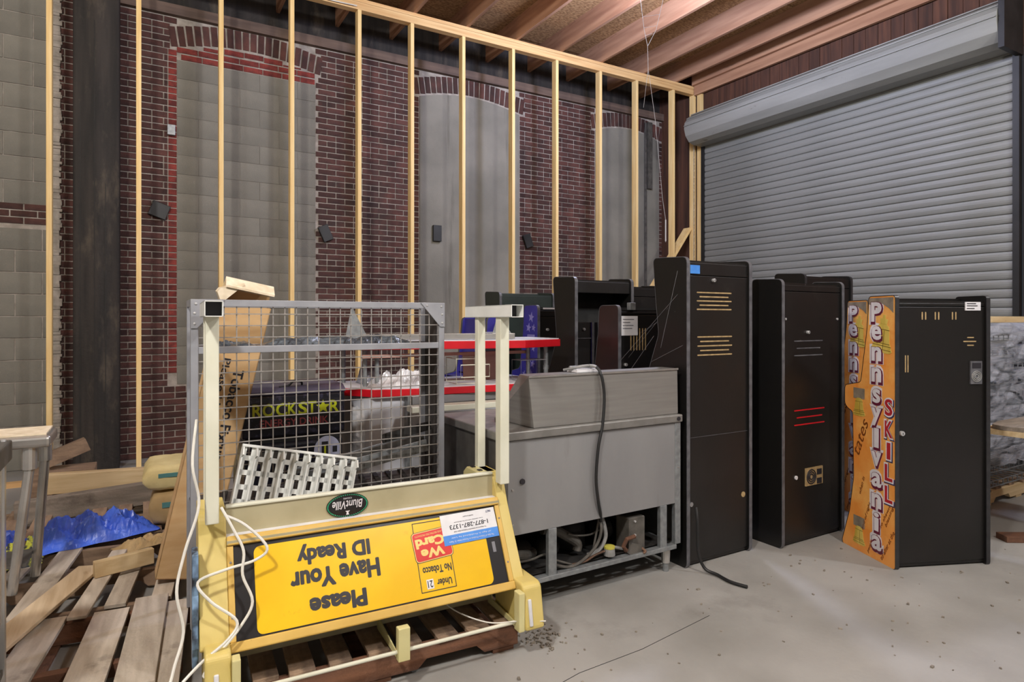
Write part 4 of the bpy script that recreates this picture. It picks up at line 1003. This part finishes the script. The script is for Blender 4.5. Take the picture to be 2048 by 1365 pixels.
# ------------------------------------------------------------------ tall cardboard carton
CB = thing('cardboard_carton', 'tall open cardboard carton leaning behind the wire rack', 'carton', (0.20, 3.52, 0.135), 0)
def carton_mat(p, q): pass
base = Vector((-0.02, 0.12, 0.008)); top = Vector((0.27, -0.02, 1.40)); ax = (top-base).normalized()
cx = Vector((1, 0, 0)); cx = (cx-ax*cx.dot(ax)).normalized(); cyv = ax.cross(cx).normalized()
M0 = Matrix((cx, cyv, ax)).transposed().to_4x4(); M0.translation = base
CL = (top-base).length; hw, hd_ = 0.118, 0.055
def face(name, x0, x1, y0, y1, z0, z1, m, par=CB): return MB().box(x0, x1, y0, y1, z0, z1, M0).build(name, m, par)
ff = face('front_wall', -hw, hw, -hd_, -hd_+0.004, 0.0, CL, 'cardboard')
face('left_wall', -hw, -hw+0.004, -hd_, hd_, 0.0, CL-0.02, 'cardboard'); face('right_wall', hw-0.004, hw, -hd_, hd_, 0.0, CL, 'cardboard')
face('back_wall', -hw, hw, hd_-0.004, hd_, 0.0, CL+0.06, 'cardboard')
face('bottom', -hw, hw, -hd_, hd_, 0.0, 0.004, 'cardboard_brown')
MB().prism([(hd_, CL+0.06), (hd_*0.2, CL+0.115), (-hd_*1.2, CL+0.075), (-hd_*1.2, CL+0.065), (hd_*0.2, CL+0.10), (hd_, CL+0.05)], -hw, hw, 'x', M0).build('torn_flap', 'cardboard_torn', CB)
MB().prism([(-hw, CL-0.02), (-hw-0.03, CL+0.03), (-hw-0.02, CL+0.05), (-hw*0.3, CL+0.10), (-hw*0.3, CL+0.09)], -hd_, hd_*0.8, 'y', M0).build('torn_flap', 'cardboard_torn', CB)
fM = M0 @ Matrix.Translation((0, -hd_-0.0012, 0)) @ Matrix.Rotation(R(90), 4, 'X')
text('Tobacco Fixture', fM @ Matrix.Translation((0.035, 0.84, 0)), 0.08, 'ink', ff, rot=-90, bold=0.0016, fit=(0.50, 0.05), extrude=0.0004)
text('Please Hold for', fM @ Matrix.Translation((-0.03, 0.92, 0)), 0.06, 'ink', ff, rot=-90, bold=0.0008, fit=(0.44, 0.034), extrude=0.0004)
# ------------------------------------------------------------------ black drinks cooler behind the rack
RC = thing('drinks_cooler', 'black promotional drinks cooler seen through the wire rack', 'cooler', (0.474, 3.66, 0))
cw_ = 0.555
lid = MB().prism(rough_poly([(0.0, 1.03), (0.0, 1.05), (0.06, 1.075), (0.44, 1.075), (0.50, 1.05), (0.50, 1.03)], 0.012, 3), -0.006, cw_+0.006, 'x').build('lid', 'cooler_lid', RC, bevel=0.004)
MB().tube(smooth_path([(0.20, 0.05, 1.07), (0.25, 0.06, 1.075), (0.28, 0.06, 1.10), (0.32, 0.06, 1.095), (0.33, 0.08, 1.075)], 5), 0.006, 8).build('lid_cord', 'rubber_black', lid)
ub = MB().prism(rough_poly([(0.0, 0.80), (0.0, 1.03), (0.49, 1.03), (0.49, 0.80)], 0.01, 2), 0, cw_, 'x').build('upper_bin', 'cooler_black', RC, bevel=0.006)
MB().box(0.02, cw_-0.02, 0.03, 0.47, 0.765, 0.80).build('neck', 'grimy_black', RC)
MB().prism(rough_poly([(0.015, 0.06), (0.005, 0.765), (0.485, 0.765), (0.475, 0.06)], 0.02, 3), 0.012, cw_-0.012, 'x').build('lower_body', 'cooler_black', RC, bevel=0.006)
MB().box(0.03, 0.30, 0.0, 0.008, 0.66, 0.72).build('front_panel', 'grimy_grey', RC)
for x in (0.06, cw_-0.06):
    for y in (0.06, 0.42): MB().cyl((x, y, 0), (x, y, 0.06), 0.025, 12).build('foot', 'rubber_black', RC)
rM = frame((0, -0.001, 0), (1, 0, 0), (0, 0, 1))
def rock(s, x, w, m='rock_yellow', z=0.951, h=0.072):
    return text(s, rM @ Matrix.Translation((x, z, 0.0006)), 0.08, m, ub, bold=0.002, fit=(w, h), extrude=0.0004)
MB().prism(rrect(0.045, 0.535, 0.905, 0.998, 0.01), 0.0, 0.0006, 'z', rM).build('logo_ground', 'ink', ub)
for ch, x, w in (('R', 0.076, 0.05), ('O', 0.135, 0.064), ('C', 0.203, 0.06), ('K', 0.262, 0.05), ('S', 0.318, 0.05), ('T', 0.368, 0.05), ('R', 0.495, 0.056)): rock(ch, x, w)
MB().prism(star(0.430, 0.951, 0.042), 0.0006, 0.0014, 'z', rM).build('logo_star', 'rock_yellow', ub)
text('ENERGY DRINK', rM @ Matrix.Translation((0.275, 0.878, 0.0006)), 0.06, 'rock_pink', ub, bold=0.001, fit=(0.37, 0.042), extrude=0.0004)
dM = frame((0.455, 0.003, 0.70), (1, 0, 0), (0, 0, 1))
ds = MB().prism(oval(0.075, 0.082), 0, 0.002, 'z', dM).build('round_sticker', 'disc_white', RC)
MB().box(-0.032, 0.004, -0.03, 0.05, 0.002, 0.003, dM).build('sticker_can', 'ink', ds); MB().box(-0.018, -0.008, -0.02, 0.03, 0.003, 0.0036, dM).build('sticker_stripe', 'rock_yellow', ds)
MB().box(0.03, 0.056, -0.015, 0.02, 0.002, 0.003, dM).build('sticker_can', 'ink', ds); MB().prism(oval(0.03, 0.014), 0.002, 0.003, 'z', dM @ Matrix.Translation((0, -0.055, 0))).build('sticker_base', 'white_label', ds)

# ------------------------------------------------------------------ red-edged white counters
def counter_top(name, poly, z0, z1, par, top='white_laminate'):
    p = MB().prism(poly, z0, z1, 'z').build(name, 'red_edge', par, bevel=0.003)
    c = Vector((sum(a for a, b in poly)/len(poly), sum(b for a, b in poly)/len(poly)))
    q = [tuple(c+(Vector(a)-c)*0.985) for a in poly]
    MB().prism(q, z1, z1+0.006, 'z').build('laminate', top, p)
    return p
KL = thing('white_counter', 'white counter base with red-edged top and steel shelf posts behind the cooler', 'counter', (0, 0, 0))
LP_ = [(1.06, 3.86), (1.20, 3.66), (1.45, 3.60), (2.30, 3.52), (2.42, 3.66), (2.42, 4.15), (1.06, 4.25)]
counter_top('counter_top', LP_, 0.985, 1.03, KL)
MB().prism([(1.12, 3.86), (1.19, 3.70), (1.40, 3.655), (1.40, 4.15), (1.12, 4.15)], 0.0, 0.985, 'z').build('base_panel', 'white_laminate', KL, bevel=0.004)
MB().box(1.42, 2.36, 3.60, 4.12, 0.0, 0.985).build('base_panel', 'white_laminate', KL, bevel=0.004)
MB().box(1.42, 2.30, 3.585, 3.60, 0.935, 0.982).build('apron', 'zinc_panel', KL)
MB().box(1.395, 1.42, 3.60, 3.70, 0.0, 0.985).build('corner_strip', 'galvanized', KL)
for x, y in ((1.20, 3.82), (1.27, 3.80), (1.62, 3.72), (2.08, 3.66), (2.33, 3.72), (1.15, 4.12), (2.3, 4.05)):
    MB().cyl((x, y, 1.036), (x, y, 1.262), 0.014, 12).build('shelf_post', 'galvanized', KL)
MB().box(1.16, 2.34, 3.74, 3.78, 1.215, 1.235).build('shelf_brace', 'pink_laminate', KL)
UPP = [(0.98, 3.96), (1.15, 3.74), (2.02, 3.50), (2.16, 3.48), (2.52, 3.60), (2.52, 4.02), (1.0, 4.22)]
ut = thing('shelf_top', 'red-edged laminate shelf top laid upside down over the white counter', 'shelf', (0, 0, 0.004))
counter_top('shelf_board', UPP, 1.262, 1.312, ut, 'white_laminate')
MB().cyl((2.44, 3.66, 1.0), (2.44, 3.66, 1.262), 0.016, 12).cyl((2.44, 3.66, 1.10), (2.44, 3.66, 1.13), 0.02, 12).build('screw_leg', 'galvanized', ut)
hl = MB().tube([(1.52, 3.628, 1.305), (1.53, 3.60, 1.290), (1.61, 3.58, 1.290), (1.62, 3.60, 1.305)], 0.005, 6).build('pull_handle', 'ink', ut)
# steel channel with triangular end plates
ch_ = thing('steel_channel', 'long steel channel with triangular end plates on the red-edged shelf', 'channel', (0, 0, 1.3235))
MB().bar((1.18, 3.80, 0.02), (2.12, 3.56, 0.02), 0.05, 0.036).build('channel', 'bright_steel', ch_, bevel=0.002)
for (a, b, c_) in (((1.08, 3.84, 0.0), (1.22, 3.80, 0.0), (1.12, 3.83, 0.21)), ((1.98, 3.62, 0.0), (2.14, 3.58, 0.0), (2.03, 3.61, 0.17))):
    m = MB(); n_ = Vector((0.02, 0.08, 0)).normalized()*0.006
    vs = [Vector(a), Vector(b), Vector(c_)]; vs += [v+n_ for v in vs]
    m.add(vs, [(0,1,2), (5,4,3), (0,3,4,1), (1,4,5,2), (2,5,3,0)]).build('end_plate', 'galvanized', ch_)
crumple('wrapped_bundle', 'white plastic wrapped bundle lying on the lower red-edged counter', 'bundle', (1.42, 3.80, 1.037), 0.42, 0.18, 0.11, 'plastic_wrap', 18, 8, 11, rz=-10)
crumple('wrapped_bundle', 'crumpled clear wrap sitting upright at the left of the counter', 'bundle', (1.30, 4.02, 1.037), 0.16, 0.16, 0.15, 'clear_wrap', 10, 8, 12)
crumple('plastic_wrap_sheet', 'bright plastic wrap hanging down the left side of the counter', 'plastic wrap', (1.145, 3.765, 0.50), 0.85, 0.09, 0.03, 'plastic_wrap', 24, 8, 13, rot=(R(90), R(-90), R(-30)))
wbk = thing('wire_basket', 'cream wire basket frame standing on the red-edged counter', 'wire basket', (1.75, 3.66, 1.037), -6)
for pts in ([(0, 0, 0), (0.20, 0, 0), (0.20, 0, 0.16), (0, 0, 0.16)], [(0, 0.2, 0), (0.2, 0.2, 0), (0.2, 0.2, 0.16), (0, 0.2, 0.16)], [(0.03, 0, 0.04), (0.23, 0, 0.04), (0.23, 0, 0.12), (0.03, 0, 0.12)]):
    MB().tube(pts, 0.004, 6, close=True).build('wire_loop', 'post_cream', wbk)
for x, z in ((0, 0), (0.2, 0), (0.2, 0.16), (0, 0.16)): MB().cyl((x, 0, z), (x, 0.2, z), 0.003, 6).build('wire', 'post_cream', wbk)
wb2 = thing('wire_basket', 'thin wire basket frame in front of the star-printed cabinet', 'wire basket', (2.20, 3.60, 1.037), 0)
for pts in ([(0, 0, 0), (0.2, 0, 0), (0.2, 0, 0.14), (0, 0, 0.14)], [(0, 0.12, 0), (0.2, 0.12, 0), (0.2, 0.12, 0.14), (0, 0.12, 0.14)]):
    MB().tube(pts, 0.0035, 6, close=True).build('wire_loop', 'galvanized', wb2)
for x, z in ((0, 0), (0.2, 0), (0.2, 0.14), (0, 0.14), (0.1, 0.0), (0.1, 0.14)): MB().cyl((x, 0, z), (x, 0.12, z), 0.003, 6).build('wire', 'galvanized', wb2)
pb = MB().box(-0.02, 0.30, 0, 0.012, 0, 0.185).build('pink_board', 'pink_laminate', None, bevel=0.002)
pb.location = (1.92, 3.86, 1.037); pb.rotation_euler = (R(-6), 0, R(-8)); tag(pb, 'dusty pink board standing on the red-edged counter behind the cream posts', 'board')
wp = MB().prism([(0, 0), (0.14, 0), (0.14, 0.16), (0, 0.15)], 0, 0.02, 'y').build('white_block', 'white_laminate', None, bevel=0.003)
wp.location = (1.66, 3.95, 1.037); tag(wp, 'small white slab leaning inside the cream wire basket', 'slab')
wl = MB().box(0, 1.0, 0, 0.10, 0, 0.035).build('cream_rail', 'post_cream', None, bevel=0.004)
wl.location = (1.36, 3.44, 0.905); wl.rotation_euler = (0, 0, R(-3)); tag(wl, 'long cream plastic rail lying behind the prep table', 'rail')
MB().box(0.1, 0.2, 0.02, 0.08, -0.905, 0.0).build('rail_stand', 'grimy_grey', wl)
MB().box(0.8, 0.9, 0.02, 0.08, -0.905, 0.0).build('rail_stand', 'grimy_grey', wl)

# ------------------------------------------------------------------ left side: pallets, lumber, tarp, bags
pallet('pallet', 'weathered grey pallet with gaps in the left foreground', (-1.02, 2.56, 0), -7, 1.12, 0.95, 0.12, ('grey_deck', 'pallet_red'), tops=5, tw=0.13)
pallet('pallet', 'brown pallet behind the grey one, left of the wire rack', (-1.06, 3.60, 0), -8, 1.20, 0.95, 0.12, ('grey_deck', 'pallet_wood'), tops=7, tw=0.10, skip=(1, 4))
pallet('pallet', 'pallet under the cement bags and blue tarp', (-0.92, 4.56, 0), 0, 1.35, 0.95, 0.12, ('pallet_deck', 'pallet_wood'), tops=9, tw=0.095, skip=(3,))
def plank(name, label, p, q, w, h, m, cat='plank', up=(0, 0, 1), group='loose lumber'):
    o = MB().bar(p, q, w, h, up).build(name, m, bevel=0.003)
    return tag(o, label, cat, group)
mat('lumber_y', (206,186,156), (182,158,126), rough=0.8, scale=(26, 2, 26), rnd=0.12, stain=(130,96,60), stain_scale=(6, 2, 6), stain_lo=0.62, stain_hi=0.74)
plank('lumber_beam', 'thick pale timber with splintered end lying behind the tarp', (-0.60, 5.62, 0.265), (0.18, 5.58, 0.24), 0.09, 0.14, 'lumber', 'lumber')
plank('lumber_beam', 'grey timber lying flat below the splintered one', (-0.85, 5.72, 0.20), (0.36, 5.70, 0.17), 0.14, 0.09, 'grey_wood', 'lumber') if False else None
plank('lumber_beam', 'grey-brown plank on edge just behind the blue tarp', (-0.72, 5.30, 0.155), (0.24, 5.36, 0.185), 0.10, 0.15, 'grey_wood', 'lumber')
for i, (x, y) in enumerate(((-0.5, 5.6), (0.08, 5.59))):
    o = MB().box(x-0.05, x+0.05, y-0.08, y+0.08, 0, 0.178).build('support_block', 'pallet_wood', None, bevel=0.004)
    tag(o, ['dark timber block under the left end of the splintered beam', 'dark timber block under the right end of the splintered beam'][i], 'timber block', 'timber blocks')
for i, (x, y) in enumerate(((-0.5, 5.32), (0.12, 5.355))):
    o = MB().box(x-0.05, x+0.05, y-0.05, y+0.05, 0, 0.083+i*0.015).build('support_block', 'pallet_wood', None, bevel=0.004)
    tag(o, ['small block under the left of the plank on edge', 'small block under the right of the plank on edge'][i], 'timber block', 'timber blocks')
plank('board_offcut', 'short brown board offcut leaning by the stainless table leg', (-0.62, 5.95, 0.37), (-0.36, 6.0, 0.47), 0.10, 0.10, 'pallet_wood')
MB().bar((0, 0, 0), (0.01, 0, 0), 0.01, 0.01)
o_ = MB().box(-0.72, -0.30, 5.85, 6.1, 0, 0.30).build('lumber_stack', 'pallet_wood', None, bevel=0.004); tag(o_, 'dark stacked lumber behind the stainless table', 'lumber')
plank('loose_board', 'pale broken board lying diagonally across the left pallets', (-0.52, 3.10, 0.158), (-0.22, 3.95, 0.158), 0.12, 0.018, 'lumber_y')
plank('loose_board', 'narrow pale slat lying across the brown pallet', (-0.24, 3.35, 0.139), (-0.10, 4.20, 0.139), 0.075, 0.016, 'grey_deck')
plank('loose_board', 'saw-marked timber block lying on the brown pallet', (-0.20, 3.80, 0.189), (0.06, 3.88, 0.189), 0.04, 0.08, 'lumber')
plank('loose_board', 'wide grey cracked board on the pallet beside the white cords', (-0.02, 2.62, 0.139), (0.05, 3.42, 0.139), 0.135, 0.02, 'grey_deck')
plank('loose_board', 'short grey board on the front pallet beside the watery gap', (-0.165, 2.75, 0.139), (-0.155, 3.40, 0.139), 0.13, 0.018, 'grey_deck') if False else None
crumple('blue_tarp', 'crumpled bright blue tarp heaped on the pallet at left', 'tarp', (-0.25, 4.66, 0.128), 0.62, 0.44, 0.15, 'tarp_blue', 22, 12, 21, rz=18)
crumple('blue_tarp', 'folded corner of blue tarp under the stainless table', 'tarp', (-0.77, 4.70, 0.128), 0.30, 0.40, 0.10, 'tarp_blue', 12, 10, 22)
crumple('mesh_sack', 'green and yellow mesh sack beside the blue tarp', 'sack', (-0.56, 4.28, 0.128), 0.20, 0.14, 0.17, 'mesh_bag', 12, 8, 23)
crumple('burlap_sheet', 'brown crumpled paper lying right of the blue tarp', 'paper', (0.03, 4.30, 0.128), 0.34, 0.15, 0.06, 'bag_tan', 12, 8, 24, rz=24)
def sack(label, loc, rz, m, d):
    t = thing('cement_bag', label, 'bag', loc, rz, 'cement bags'); n = 14; k = 10; vs = []; fs = []
    rr = random.Random(loc[2]*100)
    for i in range(n+1):
        for j in range(2*k):
            u = i/n*2-1; a = math.pi*j/k
            w = d[0]/2; e = (max(0.0, 1-abs(u)**8))**0.4*0.7+0.3
            y = math.copysign(abs(math.cos(a))**0.3, math.cos(a))*d[1]/2*(1-0.05*abs(u)**4)
            z = math.copysign(abs(math.sin(a))**0.4, math.sin(a))*d[2]/2*e+d[2]/2
            vs.append((u*w, y+rr.uniform(-0.004, 0.004), max(0, z+rr.uniform(-0.004, 0.004))))
    for i in range(n):
        for j in range(2*k):
            a = i*2*k+j; b = i*2*k+(j+1) % (2*k); fs.append((a, b, b+2*k, a+2*k))
    fs += [tuple(range(2*k-1, -1, -1)), tuple(n*2*k+j for j in range(2*k))]
    MB().add(vs, fs).build('bag_body', m, t, smooth=True)
    MB().box(-d[0]*0.3, d[0]*0.3, -d[1]/2-0.004, -d[1]/2+0.01, d[2]*0.55, d[2]*0.70).build('print_band', 'teal_print', t)
    text('CEMENT', frame((0, -d[1]/2-0.0045, d[2]*0.35), (1, 0, 0), (0, 0, 1)), 0.05, 'ink', t, fit=(d[0]*0.4, 0.03)) if False else None
    return t
sack('lower tan cement bag on the pallet left of the wire rack', (0.25, 4.80, 0.128), -4, 'bag_tan', (0.38, 0.42, 0.215))
sack('upper yellow cement bag stacked on the tan one', (0.24, 4.82, 0.350), -2, 'bag_paper', (0.44, 0.46, 0.165))

# stainless work table and cart at the left edge
TB = thing('steel_table', 'stainless work table with cardboard sheet on top at the left edge', 'table', (-0.375, 3.80, 0.13))
MB().box(-1.5, 0, 0, 0.30, 0.695, 0.755).build('table_top', 'bright_steel', TB, bevel=0.018, seg=3)
MB().box(-1.4, -0.02, 0.02, 0.28, 0.756, 0.764).build('cardboard_sheet', 'cardboard_torn', TB)
for (x0, y0, x1, y1) in ((-0.09, 0.05, -0.155, 0.02), (-0.05, 0.25, -0.09, 0.24), (-1.4, 0.05, -1.4, 0.05), (-1.4, 0.25, -1.4, 0.25)):
    lg = MB().cyl((x0, y0, 0.60), (x1, y1, 0.0), 0.022, 14).build('leg', 'bright_steel', TB, smooth=False)
    MB().cyl((x0, y0, 0.59), (x0, y0, 0.695), 0.031, 14).build('leg_socket', 'bright_steel', lg)
MB().box(-1.42, -0.10, 0.03, 0.27, 0.12, 0.135).build('lower_shelf', 'steel_dull', TB)
CT = thing('steel_cart', 'dark stainless equipment cart cut off by the left edge', 'cart', (-0.385, 2.30, 0.13))
MB().box(-0.8, 0, 0, 0.49, 0.83, 0.90).build('cart_top', 'steel_dull', CT, bevel=0.006)
MB().box(-0.8, -0.02, 0.01, 0.48, 0.28, 0.83).build('cart_body', 'bright_steel', CT, bevel=0.004)
for x in (-0.77, -0.03):
    for y in (0.03, 0.46): MB().box(x-0.015, x+0.015, y-0.015, y+0.015, 0.0, 0.83).build('leg', 'bright_steel', CT)
MB().box(-0.78, -0.02, 0.02, 0.47, 0.10, 0.12).build('lower_shelf', 'steel_dull', CT)
MB().cyl((-0.02, 0.46, 0.9), (-0.02, 0.46, 0.906), 0.008, 10).build('screw', 'lock_metal', CT)

# ------------------------------------------------------------------ right edge: wrapped wire decks, board, planks
RP = pallet('pallet', 'low pallet under the wrapped wire decks at the right edge', (5.60, 2.32, 0), 0, 1.2, 0.95, 0.12, ('pallet_deck', 'lumber'), tops=6)
for i in range(11):
    z = 0.128+i*0.115
    if 4 < i < 7: pass
    w = thing('wire_deck', 'wire shelf deck number in a wrapped stack', 'wire deck', (5.62+0.012*(i % 3), 2.34, z), random.uniform(-0.5, 0.5), 'wire decks')
    w['label'] = ['lowest', 'second lowest', 'third from the bottom', 'fourth from the bottom', 'fifth from the bottom', 'middle', 'fifth from the top', 'fourth from the top', 'third from the top', 'second from the top', 'topmost'][i] + ' wire shelf deck in the wrapped stack at right edge'
    g = MB()
    for k in range(15): g.bar((0.0+k*0.08, 0, 0.055), (0.0+k*0.08, 0.9, 0.055), 0.006, 0.006)
    for k in range(10): g.bar((0, k*0.1, 0.048), (1.12, k*0.1, 0.048), 0.006, 0.006)
    g.build('wire_mesh', 'galvanized', w)
    wf = MB()
    for k in range(14): wf.bar((0.0+k*0.085, 0.0, 0.05), (0.0+k*0.085, 0.0, 0.0), 0.006, 0.006)
    for k in range(12): wf.bar((0.0, k*0.08, 0.05), (0.0, k*0.08, 0.0), 0.006, 0.006)
    wf.bar((0, 0, 0.004), (1.12, 0, 0.004), 0.008, 0.008); wf.bar((0, 0, 0.004), (0, 0.9, 0.004), 0.008, 0.008)
    wf.bar((1.12, 0, 0.004), (1.12, 0.9, 0.004), 0.008, 0.008); wf.bar((0, 0.9, 0.004), (1.12, 0.9, 0.004), 0.008, 0.008)
    wf.build('wire_rim', 'galvanized', w)
# translucent stretch film around the stack
sfm = bpy.data.materials.new('stretch_film'); sfm.use_nodes = True; MATS['stretch_film'] = sfm
nt = sfm.node_tree; b_ = nt.nodes['Principled BSDF']; b_.inputs['Base Color'].default_value = (0.62, 0.65, 0.74, 1); b_.inputs['Roughness'].default_value = 0.16
b_.inputs['Alpha'].default_value = 0.55
n_ = nt.nodes.new('ShaderNodeTexNoise'); n_.inputs['Scale'].default_value = 2.2; n_.inputs['Detail'].default_value = 2; n_.inputs['Distortion'].default_value = 2.0
bp2 = nt.nodes.new('ShaderNodeBump'); bp2.inputs['Strength'].default_value = 0.22; bp2.inputs['Distance'].default_value = 0.05
mr_ = nt.nodes.new('ShaderNodeMapRange'); mr_.inputs['From Min'].default_value = 0.35; mr_.inputs['From Max'].default_value = 0.65; mr_.inputs['To Min'].default_value = 0.0; mr_.inputs['To Max'].default_value = 0.38
tc_ = nt.nodes.new('ShaderNodeTexCoord'); mp_ = nt.nodes.new('ShaderNodeMapping'); mp_.inputs['Scale'].default_value = (1.0, 1.0, 4.5); mp_.inputs['Rotation'].default_value = (0.3, 0.2, 0)
nt.links.new(tc_.outputs['Object'], mp_.inputs['Vector']); nt.links.new(mp_.outputs['Vector'], n_.inputs['Vector'])
nt.links.new(n_.outputs['Fac'], bp2.inputs['Height']); nt.links.new(bp2.outputs['Normal'], b_.inputs['Normal'])
nt.links.new(n_.outputs['Fac'], mr_.inputs['Value']); nt.links.new(mr_.outputs['Result'], b_.inputs['Alpha'])
m = MB(); vs = []; fs = []; rr = random.Random(5); per = []
for i in range(12): per.append((5.58+i*0.1, 2.31))
for i in range(10): per.append((6.78, 2.31+i*0.098))
for i in range(12): per.append((6.78-i*0.1, 3.29))
for i in range(10): per.append((5.58, 3.29-i*0.098))
npz = 14
for k in range(npz+1):
    for (x, y) in per:
        vs.append((x+rr.uniform(-0.012, 0.016), y+rr.uniform(-0.012, 0.016), 0.30+k*0.08+rr.uniform(-0.02, 0.02)))
for k in range(npz):
    for i in range(len(per)):
        a = k*len(per)+i; b2 = k*len(per)+(i+1) % len(per); fs.append((a, b2, b2+len(per), a+len(per)))
fo = m.add(vs, fs).build('stretch_film', 'stretch_film', None); fo.modifiers.new('thick', 'SOLIDIFY').thickness = 0.002
tag(fo, 'clear stretch film wrapped around the wire deck stack at right edge', 'stretch film')
sb_ = thing('work_bench', 'grey board on low timber bench at the right edge', 'bench', (4.93, 1.45, 0))
MB().prism(rough_poly([(0.03, 0.56), (0.0, 0.50), (0.05, 0.0), (0.9, 0.0), (0.9, 0.60), (0.2, 0.60)], 0.01, 2), 0.715, 0.745, 'z').build('board', 'grey_wood', sb_, bevel=0.002)
MB().box(0.0, 0.9, 0.05, 0.62, 0.68, 0.714).build('bench_top', 'lumber', sb_)
for x in (0.55, 0.85):
    for y in (0.08, 0.50): MB().box(x, x+0.05, y, y+0.05, 0, 0.68).build('leg', 'lumber', sb_)
plank('loose_board', 'short reddish plank lying on the floor at the right edge', (4.87, 1.92, 0.0205), (5.35, 1.62, 0.0205), 0.10, 0.04, 'pallet_red')
plank('lumber_end', 'rough timber end resting on top of the wrapped wire decks', (5.86, 2.42, 1.452), (6.7, 2.36, 1.452), 0.09, 0.05, 'lumber')

# ------------------------------------------------------------------ cobwebs, debris
cw2 = thing('cobweb', 'long dusty cobweb thread hanging from the ceiling in front of the stud wall', 'cobweb', (0, 0, 0))
WP = [(3.885, 4.256), (4.058, 4.154)]
def wseg(pts, r=0.0022): MB().tube(pts, r, 5).build('thread', 'web', cw2)
wseg([(3.836, 4.239, 5.285), (3.836, 4.239, 4.30), (3.862, 4.22, 4.032), (3.888, 4.204, 3.889), (3.893, 4.202, 3.676), (3.88, 4.21, 3.56)])
wseg([(4.05, 4.11, 5.285), (4.009, 4.136, 4.30), (3.955, 4.168, 4.032), (3.89, 4.203, 3.889)])
for z, a, b in ((4.15, (3.85, 4.23), (3.98, 4.152)), (4.05, (3.86, 4.222), (3.958, 4.165)), (3.98, (3.87, 4.216), (3.925, 4.184))): wseg([(*a, z), (*b, z+0.02)], 0.0014)
wseg([(3.893, 4.202, 3.676), (3.907, 4.192, 3.565), (3.946, 4.169, 3.231), (4.003, 4.135, 2.518), (4.026, 4.122, 2.34), (4.026, 4.122, 2.14)], 0.0016)
wseg([(3.88, 4.21, 3.56), (3.858, 4.224, 3.34)], 0.0012)
MB().cyl((4.026, 4.122, 2.34), (4.026, 4.122, 2.15), 0.006, 6).build('cocoon', 'web', cw2)
cw3 = thing('cobweb', 'fine cobweb strands stretched between the tallest cabinet and the red-sided one', 'cobweb', (0, 0, 0))
for p, q in (((2.733, 2.70, 1.74), (2.733, 2.84, 1.28)), ((2.733, 2.70, 1.60), (2.72, 3.2, 1.18)), ((2.733, 2.78, 1.52), (2.80, 3.21, 1.20)), ((2.733, 2.72, 1.50), (2.90, 3.21, 1.36)), ((2.733, 2.66, 1.30), (2.733, 2.92, 1.19)), ((2.733, 2.90, 1.35), (2.71, 3.21, 1.0))):
    MB().tube([p, q], 0.0011, 4).build('strand', 'dust_web', cw3)
db = MB(); rr = random.Random(9)
for i in range(220):
    x = rr.uniform(0.9, 5.2); y = rr.uniform(0.6, 2.5)
    if y > 2.35 and x < 1.6: continue
    s = rr.uniform(0.003, 0.010)
    db.cbox((x, y, s*0.4), (s*rr.uniform(0.6, 2.2), s, s*0.8), (0, 0, rr.uniform(0, 180)))
for i in range(90):
    x = 1.48+abs(rr.gauss(0, 0.10)); y = 2.40+rr.gauss(0, 0.06); s = rr.uniform(0.003, 0.009)
    if y < 2.58: db.cbox((x, y, s*0.4), (s*1.5, s, s*0.8), (0, 0, rr.uniform(0, 180)))
do = db.build('floor_debris', 'debris'); do['kind'] = 'stuff'; do['label'] = 'scattered grit and chips on the concrete floor'; do['category'] = 'debris'
